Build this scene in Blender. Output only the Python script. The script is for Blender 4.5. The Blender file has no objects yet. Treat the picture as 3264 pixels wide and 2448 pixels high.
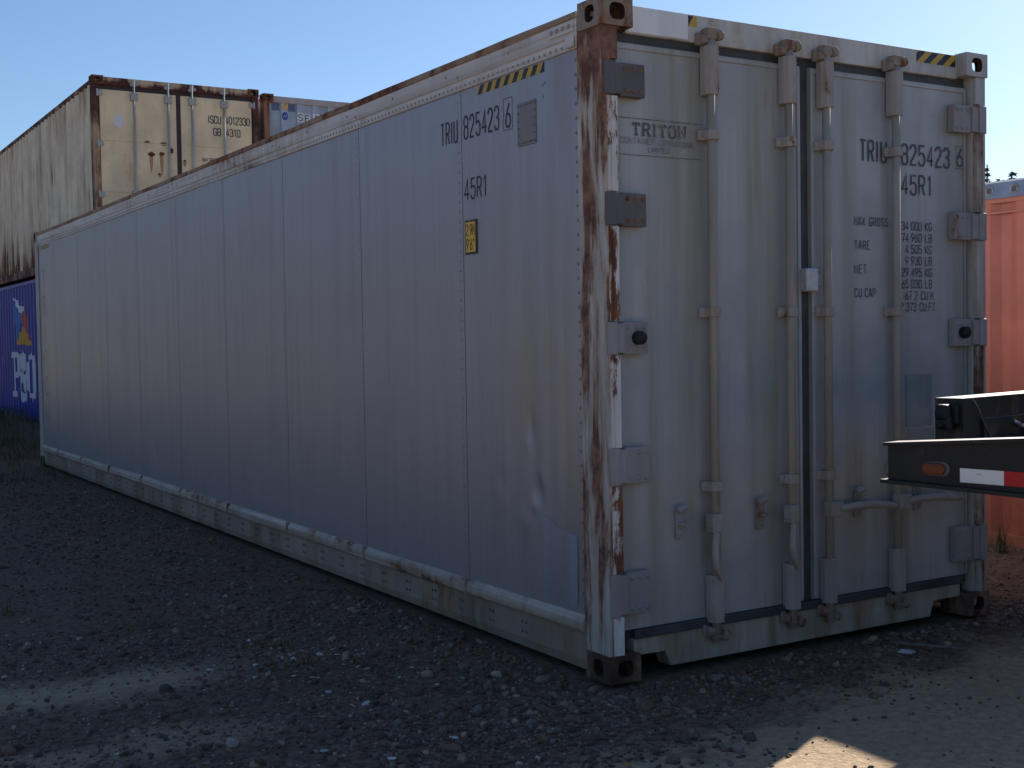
import bpy, bmesh, math, random
import numpy as np
from mathutils import Matrix, Vector, noise as mnoise

random.seed(7); RNG = np.random.default_rng(11)
S = bpy.context.scene
COL = S.collection
PI = math.pi

# ------------------------------------------------------------------ camera, sky, sun, exposure
cam_d = bpy.data.cameras.new('camera'); cam = bpy.data.objects.new('camera', cam_d); COL.objects.link(cam)
CR = ((0.8541563, -0.5197519, -0.0165800), (0.0326539, 0.0217878, 0.9992292), (0.5189901, 0.8540394, -0.0355821))
CP = (-3.0621, -4.2759, 1.4710)
cam.matrix_world = Matrix(((CR[0][0], CR[1][0], -CR[2][0], CP[0]), (CR[0][1], CR[1][1], -CR[2][1], CP[1]),
                           (CR[0][2], CR[1][2], -CR[2][2], CP[2]), (0, 0, 0, 1)))
cam_d.sensor_width = 36.0; cam_d.lens = 36.0 * 3990.45 / 3264.0
cam_d.clip_start = 0.05; cam_d.clip_end = 3000
S.camera = cam

SUN_AZ = math.atan2(0.915, 0.403)      # clockwise from +Y
SUN_EL = math.radians(30.4)
world = bpy.data.worlds.new('World'); S.world = world; world.use_nodes = True
wn = world.node_tree.nodes; wl = world.node_tree.links
sky = wn.new('ShaderNodeTexSky'); sky.sky_type = 'NISHITA'; sky.sun_disc = False
sky.sun_elevation = SUN_EL; sky.sun_rotation = SUN_AZ
sky.air_density = 1.0; sky.dust_density = 0.55; sky.ozone_density = 5.0; sky.altitude = 400
bg = wn['Background']; bg.inputs['Strength'].default_value = 0.070
wl.new(sky.outputs[0], bg.inputs['Color'])

sun_d = bpy.data.lights.new('sun', 'SUN'); sun = bpy.data.objects.new('sun', sun_d); COL.objects.link(sun)
sun_d.energy = 5.0; sun_d.angle = math.radians(0.53); sun_d.color = (1.0, 0.90, 0.82)
sdir = Vector((math.sin(SUN_AZ) * math.cos(SUN_EL), math.cos(SUN_AZ) * math.cos(SUN_EL), math.sin(SUN_EL)))
sun.rotation_euler = sdir.to_track_quat('Z', 'Y').to_euler(); sun.location = sdir * 40

S.view_settings.view_transform = 'Standard'; S.view_settings.look = 'None'
S.view_settings.exposure = 0.9; S.view_settings.gamma = 1.0; S.view_settings.use_curve_mapping = False

# ------------------------------------------------------------------ mesh helper
class MB:
    def __init__(s): s.v = []; s.f = []; s.m = []
    def add(s, vs, fs, mi=0):
        b = len(s.v); s.v += [tuple(p) for p in vs]
        for f in fs: s.f.append(tuple(b + i for i in f)); s.m.append(mi)
    def box(s, a, b, mi=0):
        (x0, y0, z0), (x1, y1, z1) = a, b
        s.add([(x0,y0,z0),(x1,y0,z0),(x1,y1,z0),(x0,y1,z0),(x0,y0,z1),(x1,y0,z1),(x1,y1,z1),(x0,y1,z1)],
              [(0,3,2,1),(4,5,6,7),(0,1,5,4),(1,2,6,5),(2,3,7,6),(3,0,4,7)], mi)
    def quad(s, a, b, c, d, mi=0): s.add([a, b, c, d], [(0, 1, 2, 3)], mi)
    def prism(s, poly, o, u, w, n, mi=0):
        """2-D polygon (counter-clockwise in u,w) set out along n"""
        o, u, w, n = Vector(o), Vector(u), Vector(w), Vector(n)
        k = len(poly); a = [o + u * p[0] + w * p[1] for p in poly]; b = [p + n for p in a]
        fs = [tuple(range(k))[::-1], tuple(range(k, 2 * k))] + [(i, (i + 1) % k, (i + 1) % k + k, i + k) for i in range(k)]
        s.add(a + b, fs, mi)
    def tube(s, path, r, n=10, mi=0, caps=True):
        P = [Vector(p) for p in path]; rings = []
        for i, p in enumerate(P):
            d = (P[min(i + 1, len(P) - 1)] - P[max(i - 1, 0)]).normalized()
            a = Vector((0, 0, 1)) if abs(d.z) < .9 else Vector((1, 0, 0))
            x = d.cross(a).normalized(); y = d.cross(x)
            rr = r[i] if isinstance(r, (list, tuple)) else r
            rings.append([p + (x * math.cos(2 * PI * k / n) + y * math.sin(2 * PI * k / n)) * rr for k in range(n)])
        vs = [q for R in rings for q in R]; fs = []
        for i in range(len(P) - 1):
            for k in range(n): fs.append((i*n+k, i*n+(k+1) % n, (i+1)*n+(k+1) % n, (i+1)*n+k))
        if caps: fs += [tuple(range(n))[::-1], tuple(range((len(P)-1)*n, len(P)*n))]
        s.add(vs, fs, mi)
    def dome(s, c, nrm, r, h, n=7, mi=0):
        c = Vector(c); d = Vector(nrm).normalized()
        a = Vector((0, 0, 1)) if abs(d.z) < .9 else Vector((1, 0, 0))
        x = d.cross(a).normalized(); y = d.cross(x)
        r1 = [c + (x*math.cos(2*PI*k/n) + y*math.sin(2*PI*k/n)) * r for k in range(n)]
        r2 = [c + d*h*.75 + (x*math.cos(2*PI*k/n) + y*math.sin(2*PI*k/n)) * r*.62 for k in range(n)]
        s.add(r1 + r2 + [c + d*h], [(k, (k+1) % n, n+(k+1) % n, n+k) for k in range(n)] + [(n+k, n+(k+1) % n, 2*n) for k in range(n)], mi)
    def mesh(s, name, mats, smooth=False):
        me = bpy.data.meshes.new(name); me.from_pydata(s.v, [], s.f)
        for m in (mats if isinstance(mats, (list, tuple)) else [mats]): me.materials.append(m)
        me.polygons.foreach_set('material_index', s.m)
        bm = bmesh.new(); bm.from_mesh(me); bmesh.ops.recalc_face_normals(bm, faces=bm.faces); bm.to_mesh(me); bm.free()
        if smooth: me.polygons.foreach_set('use_smooth', [True] * len(me.polygons))
        me.update(); return me
    def build(s, name, mats, parent=None, bevel=0.0, smooth=False, kind=None, label=None):
        o = bpy.data.objects.new(name, s.mesh(name, mats, smooth)); COL.objects.link(o)
        if parent is not None: o.parent = parent
        if bevel:
            b = o.modifiers.new('edge', 'BEVEL'); b.width = bevel; b.segments = 2; b.limit_method = 'ANGLE'; b.angle_limit = math.radians(50)
        if kind: o['kind'] = kind
        if label: o['label'] = label
        return o

def thing(name, label, cat, loc=(0, 0, 0), rz=0.0, group=None):
    o = bpy.data.objects.new(name, None); COL.objects.link(o); o.location = loc; o.rotation_euler = (0, 0, rz)
    o.empty_display_size = .3; tag(o, label, cat, group); return o
def tag(o, label, cat, group=None):
    o['label'] = label; o['category'] = cat
    if group: o['group'] = group
    return o

# ------------------------------------------------------------------ materials
def new_mat(name):
    m = bpy.data.materials.new(name); m.use_nodes = True
    return m, m.node_tree.nodes, m.node_tree.links, m.node_tree.nodes['Principled BSDF']
class NT:
    def __init__(s, n, l):
        s.n = n; s.l = l
        s.pos = n.new('ShaderNodeNewGeometry').outputs['Position']
    def map(s, scale, loc=(0, 0, 0), rot=(0, 0, 0)):
        k = s.n.new('ShaderNodeMapping'); k.inputs['Scale'].default_value = scale; k.inputs['Location'].default_value = loc
        k.inputs['Rotation'].default_value = rot; s.l.new(s.pos, k.inputs['Vector']); return k.outputs[0]
    def noise(s, scale, detail=5, rough=.6, vec=None, dist=0.0):
        k = s.n.new('ShaderNodeTexNoise'); k.inputs['Scale'].default_value = scale; k.inputs['Detail'].default_value = detail
        k.inputs['Roughness'].default_value = rough; k.inputs['Distortion'].default_value = dist
        s.l.new(vec if vec is not None else s.pos, k.inputs['Vector']); return k.outputs['Fac']
    def voro(s, scale, vec=None, feature='F1'):
        k = s.n.new('ShaderNodeTexVoronoi'); k.inputs['Scale'].default_value = scale; k.feature = feature
        s.l.new(vec if vec is not None else s.pos, k.inputs['Vector']); return k
    def ramp(s, f, a, b, lo=0.0, hi=1.0):
        k = s.n.new('ShaderNodeMapRange'); k.interpolation_type = 'SMOOTHSTEP'
        k.inputs[1].default_value = a; k.inputs[2].default_value = b; k.inputs[3].default_value = lo; k.inputs[4].default_value = hi
        s.l.new(f, k.inputs[0]); return k.outputs[0]
    def lin(s, f, a, b, lo=0.0, hi=1.0):
        k = s.n.new('ShaderNodeMapRange'); k.inputs[1].default_value = a; k.inputs[2].default_value = b
        k.inputs[3].default_value = lo; k.inputs[4].default_value = hi; s.l.new(f, k.inputs[0]); return k.outputs[0]
    def math(s, op, a, b=None, clamp=False):
        k = s.n.new('ShaderNodeMath'); k.operation = op; k.use_clamp = clamp
        for i, x in enumerate((a, b)):
            if x is None: continue
            if isinstance(x, (int, float)): k.inputs[i].default_value = x
            else: s.l.new(x, k.inputs[i])
        return k.outputs[0]
    def mix(s, f, a, b):
        k = s.n.new('ShaderNodeMix'); k.data_type = 'RGBA'
        for i, x in ((0, f), (6, a), (7, b)):
            if isinstance(x, (int, float)): k.inputs[i].default_value = x
            elif isinstance(x, (tuple, list)): k.inputs[i].default_value = tuple(x) + (1,) if len(x) == 3 else x
            else: s.l.new(x, k.inputs[i])
        return k.outputs[2]
    def bump(s, h, strength, dist=.01, normal=None):
        k = s.n.new('ShaderNodeBump'); k.inputs['Strength'].default_value = strength; k.inputs['Distance'].default_value = dist
        s.l.new(h, k.inputs['Height'])
        if normal is not None: s.l.new(normal, k.inputs['Normal'])
        return k.outputs[0]
    def sep(s):
        k = s.n.new('ShaderNodeSeparateXYZ'); s.l.new(s.pos, k.inputs[0]); return k.outputs
RUST_DK, RUST_OR = (.055, .02, .012), (.26, .095, .035)
def paint(name, base, rust=.2, grime=.4, rough=.5, metal=0.0, seed=0.0, rscale=3.0, zr=None, stain=(.16, .12, .075), bump=.12, var=.2, soft=.05, streak=9.0, stretch=.55, rust_or=RUST_OR, rust_dk=None, rz=.5, along=None):
    """weathered metal paint: patchy tone, vertical run-off streaks, rust breaking through"""
    m, n, l, p = new_mat(name); t = NT(n, l); off = (seed * 3.1, seed * 5.7, seed * 1.3)
    v0 = t.map((1, 1, 1), off)
    n1 = t.noise(2.2, 6, .62, v0); st = t.noise(1.0, 6, .6, t.map((streak, streak, stretch) if along is None else (streak * 4, stretch, streak * 4), off))
    fine = t.noise(38, 4, .6, v0)
    col = t.mix(t.ramp(n1, .3, .7), tuple(c * (1 - var) for c in base), tuple(min(1, c * (1 + var * .5)) for c in base))
    g = t.math('MULTIPLY', t.ramp(t.math('ADD', t.math('MULTIPLY', st, .7), t.math('MULTIPLY', n1, .3)), .42, .72), grime, True)
    col = t.mix(g, col, stain)
    rn = t.noise(rscale, 10, .68, t.map((1, 1, rz) if along is None else (2.5, .6, 2.5), off), .3)
    r = t.math('ADD', t.math('MULTIPLY', rn, .72), t.math('MULTIPLY', t.noise(1.0, 5, .6, t.map((14, 14, .9), off)), .28))
    if zr:
        z = t.sep()[2]; r = t.math('ADD', r, t.lin(z, zr[0], zr[1], zr[2], 0.0))
    th = .74 - .38 * rust
    rm = t.ramp(r, th - soft, th + soft)
    halo = t.math('MULTIPLY', t.ramp(r, th - soft * 3.2, th), .55)
    col = t.mix(halo, col, (.30, .17, .085))
    rc = t.mix(t.ramp(t.noise(11, 6, .7, v0), .38, .66), rust_dk or RUST_DK, rust_or)
    col = t.mix(rm, col, rc)
    l.new(col, p.inputs['Base Color'])
    l.new(t.lin(rm, 0, 1, rough, .92), p.inputs['Roughness'])
    if metal: l.new(t.lin(rm, 0, 1, metal, 0.0), p.inputs['Metallic'])
    h = t.math('ADD', t.math('MULTIPLY', fine, .25), t.math('MULTIPLY', rm, .6))
    l.new(t.bump(h, bump * 2, .004), p.inputs['Normal'])
    return m
def plain(name, base, rough=.6, metal=0.0, var=.25, scale=20, bump=.1):
    m, n, l, p = new_mat(name); t = NT(n, l)
    f = t.noise(scale, 6, .65)
    l.new(t.mix(t.ramp(f, .3, .7), tuple(c * (1 - var) for c in base), tuple(min(1, c * (1 + var)) for c in base)), p.inputs['Base Color'])
    p.inputs['Roughness'].default_value = rough; p.inputs['Metallic'].default_value = metal
    l.new(t.bump(t.noise(scale * 4, 3), bump, .003), p.inputs['Normal']); return m
def worn_ink(name, base, rough=.6, wear=.25, under=(.35, .36, .36)):
    """paint or film print, scuffed through in flecks"""
    m, n, l, p = new_mat(name); t = NT(n, l)
    f = t.ramp(t.noise(45, 6, .7), .68 - wear * .3, .74 - wear * .3)
    l.new(t.mix(t.math('MULTIPLY', f, .8), base, under), p.inputs['Base Color']); p.inputs['Roughness'].default_value = rough
    return m
def aluminium(name, metal=.58, rough=.42, base=(.43, .405, .435), seed=0.0):
    m, n, l, p = new_mat(name); t = NT(n, l); off = (seed, seed * 2, seed * 3)
    fine = t.noise(1.0, 5, .65, t.map((70, 70, .8), off)); mid = t.noise(1.0, 5, .6, t.map((11, 11, .5), off))
    blot = t.noise(1.6, 6, .6, t.map((1, 1, .8), off)); spec = t.noise(55, 3, .7)
    c = t.mix(t.ramp(fine, .32, .68), tuple(x * .95 for x in base), tuple(x * 1.04 for x in base))
    c = t.mix(t.math('MULTIPLY', t.ramp(mid, .46, .74), .22), c, (.30, .265, .26))
    c = t.mix(t.math('MULTIPLY', t.ramp(blot, .52, .75), .25), c, (.31, .28, .28))
    c = t.mix(t.math('MULTIPLY', t.ramp(spec, .72, .8), .3), c, (.16, .12, .10))
    sc = t.noise(1.0, 3, .5, t.map((1, 34, 3.2), off, (.5, 0, 0)))
    c = t.mix(t.math('MULTIPLY', t.math('MULTIPLY', t.ramp(sc, .66, .76), t.ramp(t.noise(.9, 3), .48, .60)), .6), c, (.58, .57, .58))
    xs_, ys_, zs_ = t.sep()
    gr = t.math('MULTIPLY', t.ramp(ys_, 1.5, .25), t.ramp(t.noise(1.0, 5, .6, t.map((5, 5, 1.1), off)), .40, .66))
    c = t.mix(t.math('MULTIPLY', gr, .5), c, (.37, .31, .265))
    l.new(c, p.inputs['Base Color']); p.inputs['Metallic'].default_value = metal
    l.new(t.lin(t.math('ADD', t.math('MULTIPLY', mid, .6), t.math('MULTIPLY', blot, .4)), .3, .7, rough - .04, rough + .09), p.inputs['Roughness'])
    h = t.math('ADD', t.math('MULTIPLY', fine, .5), t.math('MULTIPLY', t.noise(4, 3), .5))
    l.new(t.bump(h, .04, .003), p.inputs['Normal']); return m

M = {}
M['alu'] = aluminium('weathered aluminium sheet')
M['alu_patch'] = aluminium('patched aluminium sheet', .5, .45, (.27, .24, .22), 4.0)
M['alu_scraped'] = aluminium('scraped aluminium', .55, .4, (.40, .44, .54), 9.0)
M['rail_white'] = paint('off-white rail paint', (.70, .67, .65), .26, .62, .5, seed=1, stain=(.34, .255, .18), rscale=1.4, along='y', streak=9, stretch=.5)
M['rail_rust'] = paint('rusted roof lip', (.44, .32, .22), .60, .6, .7, seed=2, stain=(.3, .17, .09), rscale=1.3, rust_or=(.36, .15, .06), rust_dk=(.08, .03, .02), along='y')
M['band_white'] = paint('scuffed white sill rail', (.56, .48, .41), .38, .9, .6, seed=3, stain=(.26, .18, .12), rscale=1.7, along='y', streak=8, stretch=.6)
M['base_rail'] = paint('grey base rail', (.38, .30, .235), .30, .95, .65, seed=4, stain=(.15, .10, .06), rscale=2.6, streak=5, stretch=.9)
M['post'] = paint('rust-streaked post paint', (.62, .59, .55), .57, .9, .65, seed=5.3, rscale=10, zr=(2.9, 2.1, .10), stain=(.40, .28, .20), streak=26, stretch=.8, rust_or=(.32, .17, .11), rust_dk=(.14, .062, .045), rz=.16, soft=.03)
M['post_strip'] = paint('flaking white strip', (.78, .765, .74), .50, .5, .6, seed=6.1, rscale=9.5, zr=(2.9, 2.4, .08), stain=(.42, .31, .21), soft=.012, streak=26, rust_dk=(.12, .05, .035), rz=.30)
M['post_right'] = paint('dirty white post paint', (.52, .50, .47), .26, .75, .6, seed=7, stain=(.30, .23, .165), rscale=6, rz=.25, rust_or=(.28, .15, .09))
M['casting'] = paint('rusted casting', (0.340, 0.310, 0.280), .55, .5, .7, seed=8, rscale=5, stain=(0.200, 0.120, 0.080))
M['casting_low'] = paint('rust-eaten lower casting', (.20, .15, .12), .72, .6, .8, seed=19, rscale=6, stain=(.12, .075, .05), rust_or=(.13, .065, .04), rust_dk=(.06, .03, .022))
M['casting_hole'] = plain('dark rust', (.045, .022, .016), .95)
M['door'] = paint('dirty grey door skin', (.475, .47, .465), .035, .95, .52, .22, seed=9, stain=(.30, .275, .21), rscale=2.8, streak=7, stretch=.3, bump=.06, var=.2)
M['door_white'] = paint('off-white header paint', (.60, .585, .55), .25, .7, .55, seed=10, stain=(.36, .275, .19), rscale=3.4, zr=(2.72, 2.82, .10), rust_or=(.27, .14, .08))
M['sill'] = paint('stained sill paint', (.48, .43, .345), .30, 1.0, .65, seed=11, stain=(.19, .145, .085), rscale=3.4, streak=8, stretch=.9)
M['fresh_white'] = paint('fresh white paint', (0.812, 0.826, 0.840), .0, .25, .45, seed=12)
M['hinge_dark'] = paint('dark bare hinge', (0.130, 0.124, 0.130), .22, .5, .6, seed=13, stain=(0.100, 0.060, 0.040), rscale=7)
M['hinge'] = paint('painted hinge', (.36, .34, .34), .27, .7, .6, seed=14, stain=(.23, .17, .125), rscale=7, soft=.03, rust_or=(.25, .14, .09))
M['rod'] = paint('tan lock rod', (.41, .36, .30), .20, .7, .8, seed=15, stain=(.28, .21, .145), rscale=6, rust_or=(.30, .18, .11), rust_dk=(.16, .08, .05), soft=.03)
M['rod_bracket'] = paint('rod bracket paint', (.42, .38, .345), .30, .7, .65, seed=16, stain=(.27, .20, .15), rscale=8, rust_or=(.26, .15, .10), rust_dk=(.12, .06, .04), soft=.03)
M['hinge_bolt'] = paint('rusting bolt heads', (.17, .12, .10), .5, .5, .8, seed=18, rscale=12)
M['cam'] = paint('rusty cam', (.34, .28, .24), .50, .6, .8, seed=17, rscale=9, rust_or=(.19, .10, .07), rust_dk=(.08, .04, .03))
M['gasket'] = plain('door seal rubber', (.060, .062, .066), .6, 0, .3, 6)
M['ink'] = worn_ink('black stencil ink', (.022, .026, .034), .55, .22, (.33, .35, .37))
M['ink_door'] = worn_ink('faded black stencil ink', (.075, .08, .095), .6, .38, (.36, .37, .39))
M['ink_faint'] = worn_ink('faded stencil ink', (.12, .10, .10), .6, .5)
M['ink_brown'] = worn_ink('faded brown letters', (.26, .19, .165), .5, .75, (.34, .32, .33))
M['yellow'] = worn_ink('hazard yellow film', (.58, .36, .04), .5, .15)
M['plate_yellow'] = worn_ink('yellow height plate', (.85, .50, .05), .45, .05)
M['black_film'] = worn_ink('black film', (.02, .022, .03), .5, .2)
M['plaque'] = plain('faded placard', (.27, .29, .27), .5, 0, .15, 9)
M['latch'] = plain('galvanised latch', (.55, .57, .58), .42, .5, .15, 30)
# ---- other containers
M['beige'] = paint('cream container paint', (0.781, 0.651, 0.416), .05, .35, .55, seed=20, stain=(0.469, 0.337, 0.196), rscale=2.2)
M['beige_side'] = paint('cream corrugated side', (.86, .73, .53), .35, .35, .6, seed=21, stain=(.62, .46, .31), rscale=1.7, zr=(2.68, 3.5, .17), streak=6, stretch=.22, rz=.20, rust_or=(.24, .10, .06), rust_dk=(.11, .045, .032))
M['beige_rust'] = paint('rust-eaten cream frame', (.48, .35, .22), .72, .5, .75, seed=22, rscale=1.7, stain=(.2, .1, .06), rust_or=(.12, .045, .034), rust_dk=(.05, .020, .020))
M['beige_header'] = paint('rust-lipped cream header', (.66, .54, .37), .50, .5, .65, seed=23.7, stain=(.4, .25, .13), rscale=1.6, zr=(5.08, 5.22, .26), rust_or=(.12, .04, .03), rust_dk=(.05, .018, .016))
M['beige_rod'] = paint('grey rods', (0.427, 0.427, 0.410), .12, .4, .5, .2, seed=24, rscale=3)
M['beige_seal'] = plain('perished seal', (.05, .04, .042), .8)
M['rust_hole'] = paint('rust blister', (.08, .03, .02), 1.0, .2, .95, seed=25, rscale=9)
M['rust_run'] = worn_ink('rust run-off', (.40, .24, .11), .7, .3, (.58, .47, .3))
M['sticker'] = worn_ink('pale round sticker', (.62, .63, .68), .5, .25, (.45, .45, .55))
M['blue'] = paint('deep blue container paint', (.030, .042, .32), .05, .25, .5, seed=30, stain=(.05, .05, .16), rscale=2)
M['logo_white'] = worn_ink('white company lettering', (.62, .66, .70), .55, .12, (.1, .12, .3))
M['logo_red'] = worn_ink('red flag paint', (.50, .075, .05), .55, .1, (.2, .1, .2))
M['logo_yellow'] = worn_ink('yellow flag paint', (.60, .30, .03), .55, .1, (.2, .15, .1))
M['logo_blue'] = worn_ink('light blue flag paint', (.04, .16, .46), .55, .1, (.03, .05, .2))
M['sea'] = paint('grey-blue container paint', (0.339, 0.414, 0.502), .16, .4, .55, seed=40, stain=(0.251, 0.239, 0.251), rscale=1.4)
M['sea_rail'] = paint('grey rail', (0.410, 0.390, 0.401), .30, .5, .6, seed=41, rscale=2.2)
M['sea_post'] = paint('rust-brown post', (0.204, 0.093, 0.065), .62, .5, .75, seed=42, rscale=3)
M['sea_blue'] = plain('old blue paint', (.10, .15, .26), .6); M['sea_yellow'] = plain('old yellow paint', (.50, .36, .16), .6)
M['round_logo'] = worn_ink('round blue logo', (.035, .06, .30), .5, .25, (.4, .44, .55))
M['plate_white'] = plain('white letter plate', (.70, .72, .74), .5, 0, .08)
M['brown'] = paint('brown container paint', (.18, .07, .045), .3, .4, .6, seed=45)
M['orange'] = paint('faded orange container paint', (.39, .105, .07), .07, .5, .55, seed=50, stain=(.28, .10, .07), rscale=2.2)
M['orange_rail'] = paint('orange bottom rail', (.40, .12, .075), .18, .5, .6, seed=51, rscale=4)
M['tarp'] = plain('faded blue tarpaulin', (.125, .175, .27), .8, 0, .2, 5, .3)
M['eyelet'] = plain('dull eyelet ring', (.22, .24, .25), .6, .3)
M['eyelet_hole'] = plain('eyelet shadow', (.07, .075, .085), .9)
# ---- trailer
M['black'] = paint('dusty black chassis paint', (.011, .011, .013), .10, .55, .5, seed=60, stain=(.034, .031, .029), rscale=7, streak=6, stretch=1.5, rust_or=(.06, .03, .02), rust_dk=(.03, .015, .012))
M['glare_edge'] = plain('bright sun-glare flange', (.62, .61, .60), .35, .5, .15, 40, .1)  # pale worn steel, paints in the sun glare along the top edges
M['grease'] = plain('greasy black metal', (.010, .010, .011), .6, 0, .4, 30, .4)
M['amber'] = plain('amber lamp lens', (.17, .036, .008), .35, 0, .12, 60, .1)
M['lamp_ring'] = plain('lamp gasket', (.10, .105, .11), .5)
M['tape_white'] = plain('white reflective tape', (.82, .82, .82), .35, 0, .04, 120, .05)
M['tape_red'] = plain('red reflective tape', (.50, .012, .022), .35, 0, .08, 120, .05)
M['tape_mark'] = plain('grey tape mark', (.3, .3, .3), .5)
M['bare_metal'] = plain('bright hose braid', (.6, .6, .6), .3, .9)
M['tyre'] = plain('tyre rubber', (.02, .02, .02), .85); M['rim'] = plain('steel rim', (.35, .35, .36), .5, .6)

# ------------------------------------------------------------------ stencil lettering
def gl(*st): return st
GL = {
 '0': gl([(1,0),(3,0),(4,1),(4,6),(3,7),(1,7),(0,6),(0,1),(1,0)]), '1': gl([(1,5.8),(2.3,7),(2.3,0)]),
 '2': gl([(0,5.4),(0,6),(1,7),(3,7),(4,6),(4,4.7),(.2,.9),(.2,0),(4,0)]),
 '3': gl([(0,5.6),(0,6),(1,7),(3,7),(4,6),(4,4.7),(3,3.7),(4,2.7),(4,1),(3,0),(1,0),(0,1),(0,1.5)], [(1.5,3.7),(2.7,3.7)]),
 '4': gl([(3,0),(3,7),(0,1.9),(4.3,1.9)]), '5': gl([(3.8,7),(.4,7),(.3,3.9),(1,4.3),(3,4.3),(4,3.2),(4,1),(3,0),(1,0),(0,1),(0,1.5)]),
 '6': gl([(3.2,7),(.5,3.6),(0,2.4),(0,1),(1,0),(3,0),(4,1),(4,2.8),(3,3.8),(1,3.8)]), '7': gl([(0,7),(4,7),(1.5,0)]),
 '8': gl([(1,3.7),(0,2.8),(0,1),(1,0),(3,0),(4,1),(4,2.8),(3,3.7),(4,4.6),(4,6),(3,7),(1,7),(0,6),(0,4.6),(1,3.7)], [(1.3,3.7),(2.7,3.7)]),
 '9': gl([(.8,0),(3.5,3.4),(4,4.6),(4,6),(3,7),(1,7),(0,6),(0,4.2),(1,3.2),(3,3.2)]),
 'A': gl([(0,0),(1.7,7),(2.3,7),(4,0)], [(.9,2.2),(3.1,2.2)]), 'B': gl([(0,0),(0,7),(3,7),(4,6.2),(4,4.6),(3,3.7),(4,2.8),(4,.9),(3,0),(.4,0)], [(.4,3.7),(2.6,3.7)]),
 'C': gl([(4,5.4),(4,6),(3,7),(1,7),(0,6),(0,1),(1,0),(3,0),(4,1),(4,1.6)]), 'E': gl([(4,7),(0,7),(0,0),(4,0)], [(.4,3.6),(3.2,3.6)]),
 'D': gl([(0,0),(0,7),(2.8,7),(4,5.8),(4,1.2),(2.8,0),(.4,0)]),
 'F': gl([(4,7),(0,7),(0,0)], [(.4,3.6),(3.2,3.6)]), 'G': gl([(4,5.4),(4,6),(3,7),(1,7),(0,6),(0,1),(1,0),(3,0),(4,1),(4,3.2),(2.2,3.2)]),
 'I': gl([(2,0),(2,7)]), 'K': gl([(0,0),(0,7)], [(4,7),(.5,3.4),(4,0)]), 'L': gl([(0,7),(0,0),(3.8,0)]),
 'M': gl([(0,0),(0,7),(2,2.6),(4,7),(4,0)]), 'N': gl([(0,0),(0,7),(4,0),(4,7)]),
 'O': gl([(1,0),(3,0),(4,1),(4,6),(3,7),(1,7),(0,6),(0,1),(1,0)]), 'P': gl([(0,0),(0,7),(3,7),(4,6.2),(4,4.2),(3,3.3),(.4,3.3)]),
 'R': gl([(0,0),(0,7),(3,7),(4,6.2),(4,4.4),(3,3.5),(.4,3.5)], [(2.2,3.2),(4,0)]),
 'S': gl([(4,5.5),(4,6),(3,7),(1,7),(0,6),(0,4.8),(1,3.8),(3,3.3),(4,2.4),(4,1),(3,0),(1,0),(0,1),(0,1.6)]),
 'T': gl([(0,7),(4,7)], [(2,6.6),(2,0)]), 'U': gl([(0,7),(0,1),(1,0),(3,0),(4,1),(4,7)]), 'X': gl([(0,7),(4,0)], [(4,7),(2.4,4.1)], [(1.6,2.9),(0,0)]),
 '.': gl([(1.6,0),(2.3,0)]), "'": gl([(2,7),(2,5.4)]), '"': gl([(1.3,7),(1.3,5.4)], [(2.9,7),(2.9,5.4)]), '-': gl([(.6,3.5),(3.4,3.5)]),
}
NARROW = {'I': 1.6, '1': 2.8, '.': 1.2, "'": 1.4, ' ': 2.6}
def stroke_quads(pts, t):
    """mitred band along a polyline -> list of quads"""
    P = [Vector((p[0], p[1])) for p in pts]; closed = (P[0] - P[-1]).length < 1e-6
    if closed: P = P[:-1]
    n = len(P); L = []; R = []
    for i in range(n):
        pa = P[i-1] if (i > 0 or closed) else None; pb = P[(i+1) % n] if (i < n-1 or closed) else None
        if pa is None: d = (pb - P[i]).normalized(); nn = Vector((-d.y, d.x)); k = 1; base = P[i] - d * t * .0
        elif pb is None: d = (P[i] - pa).normalized(); nn = Vector((-d.y, d.x)); k = 1; base = P[i]
        else:
            d1 = (P[i] - pa).normalized(); d2 = (pb - P[i]).normalized()
            n1 = Vector((-d1.y, d1.x)); n2 = Vector((-d2.y, d2.x)); nn = (n1 + n2)
            nn = nn.normalized() if nn.length > 1e-4 else n1
            k = min(1 / max(nn.dot(n1), .35), 2.2); base = P[i]
        L.append(base + nn * t * .5 * k); R.append(base - nn * t * .5 * k)
    return [(L[i], R[i], R[(i+1) % n], L[(i+1) % n]) for i in range(n if closed else n - 1)]
def text(mb, s, o, u, w, nrm, h, width, t=.95, gap=1.5, mi=0, serif=False, lift=0.0015):
    """lettering laid on a face: o lower left, u right, w up, nrm out; fitted to the given total width"""
    o, u, w, nrm = Vector(o), Vector(u), Vector(w), Vector(nrm)
    adv = [NARROW.get(c, 4) if c in NARROW else 4 for c in s]
    tot = sum(adv) + gap * (len(s) - 1) ; sx = width / tot; sy = h / 7.0; x = 0.0; c2 = 0
    for c, a in zip(s, adv):
        if c != ' ':
            dx = (a - 4) / 2 if c in NARROW else 0
            sts = [[(q[0], q[1]) for q in st] for st in GL[c]]
            if serif:
                ends = {'T': [(2, 0)], 'R': [(0, 0), (4, 0)], 'I': [(2, 0), (2, 7)], 'N': [(0, 0), (0, 7), (4, 7)]}.get(c, [])
                sts += [[(ex - 1.0, ey), (ex + 1.0, ey)] for ex, ey in ends]
                if c == 'T': sts += [[(0, 5.4), (0, 7)], [(4, 5.4), (4, 7)]]
            for st in sts:
                px = [(q[0] * sx / sy, q[1]) for q in st]     # keep stroke width even
                for q in stroke_quads(px, t):
                    pp = [o + u * ((x + dx) * sx + p.x * sy) + w * (p.y * sy) + nrm * (lift + c2 * .00012) for p in q]
                    mb.quad(*pp, mi=mi)
                c2 = (c2 + 1) % 6
        x += a + gap
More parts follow.
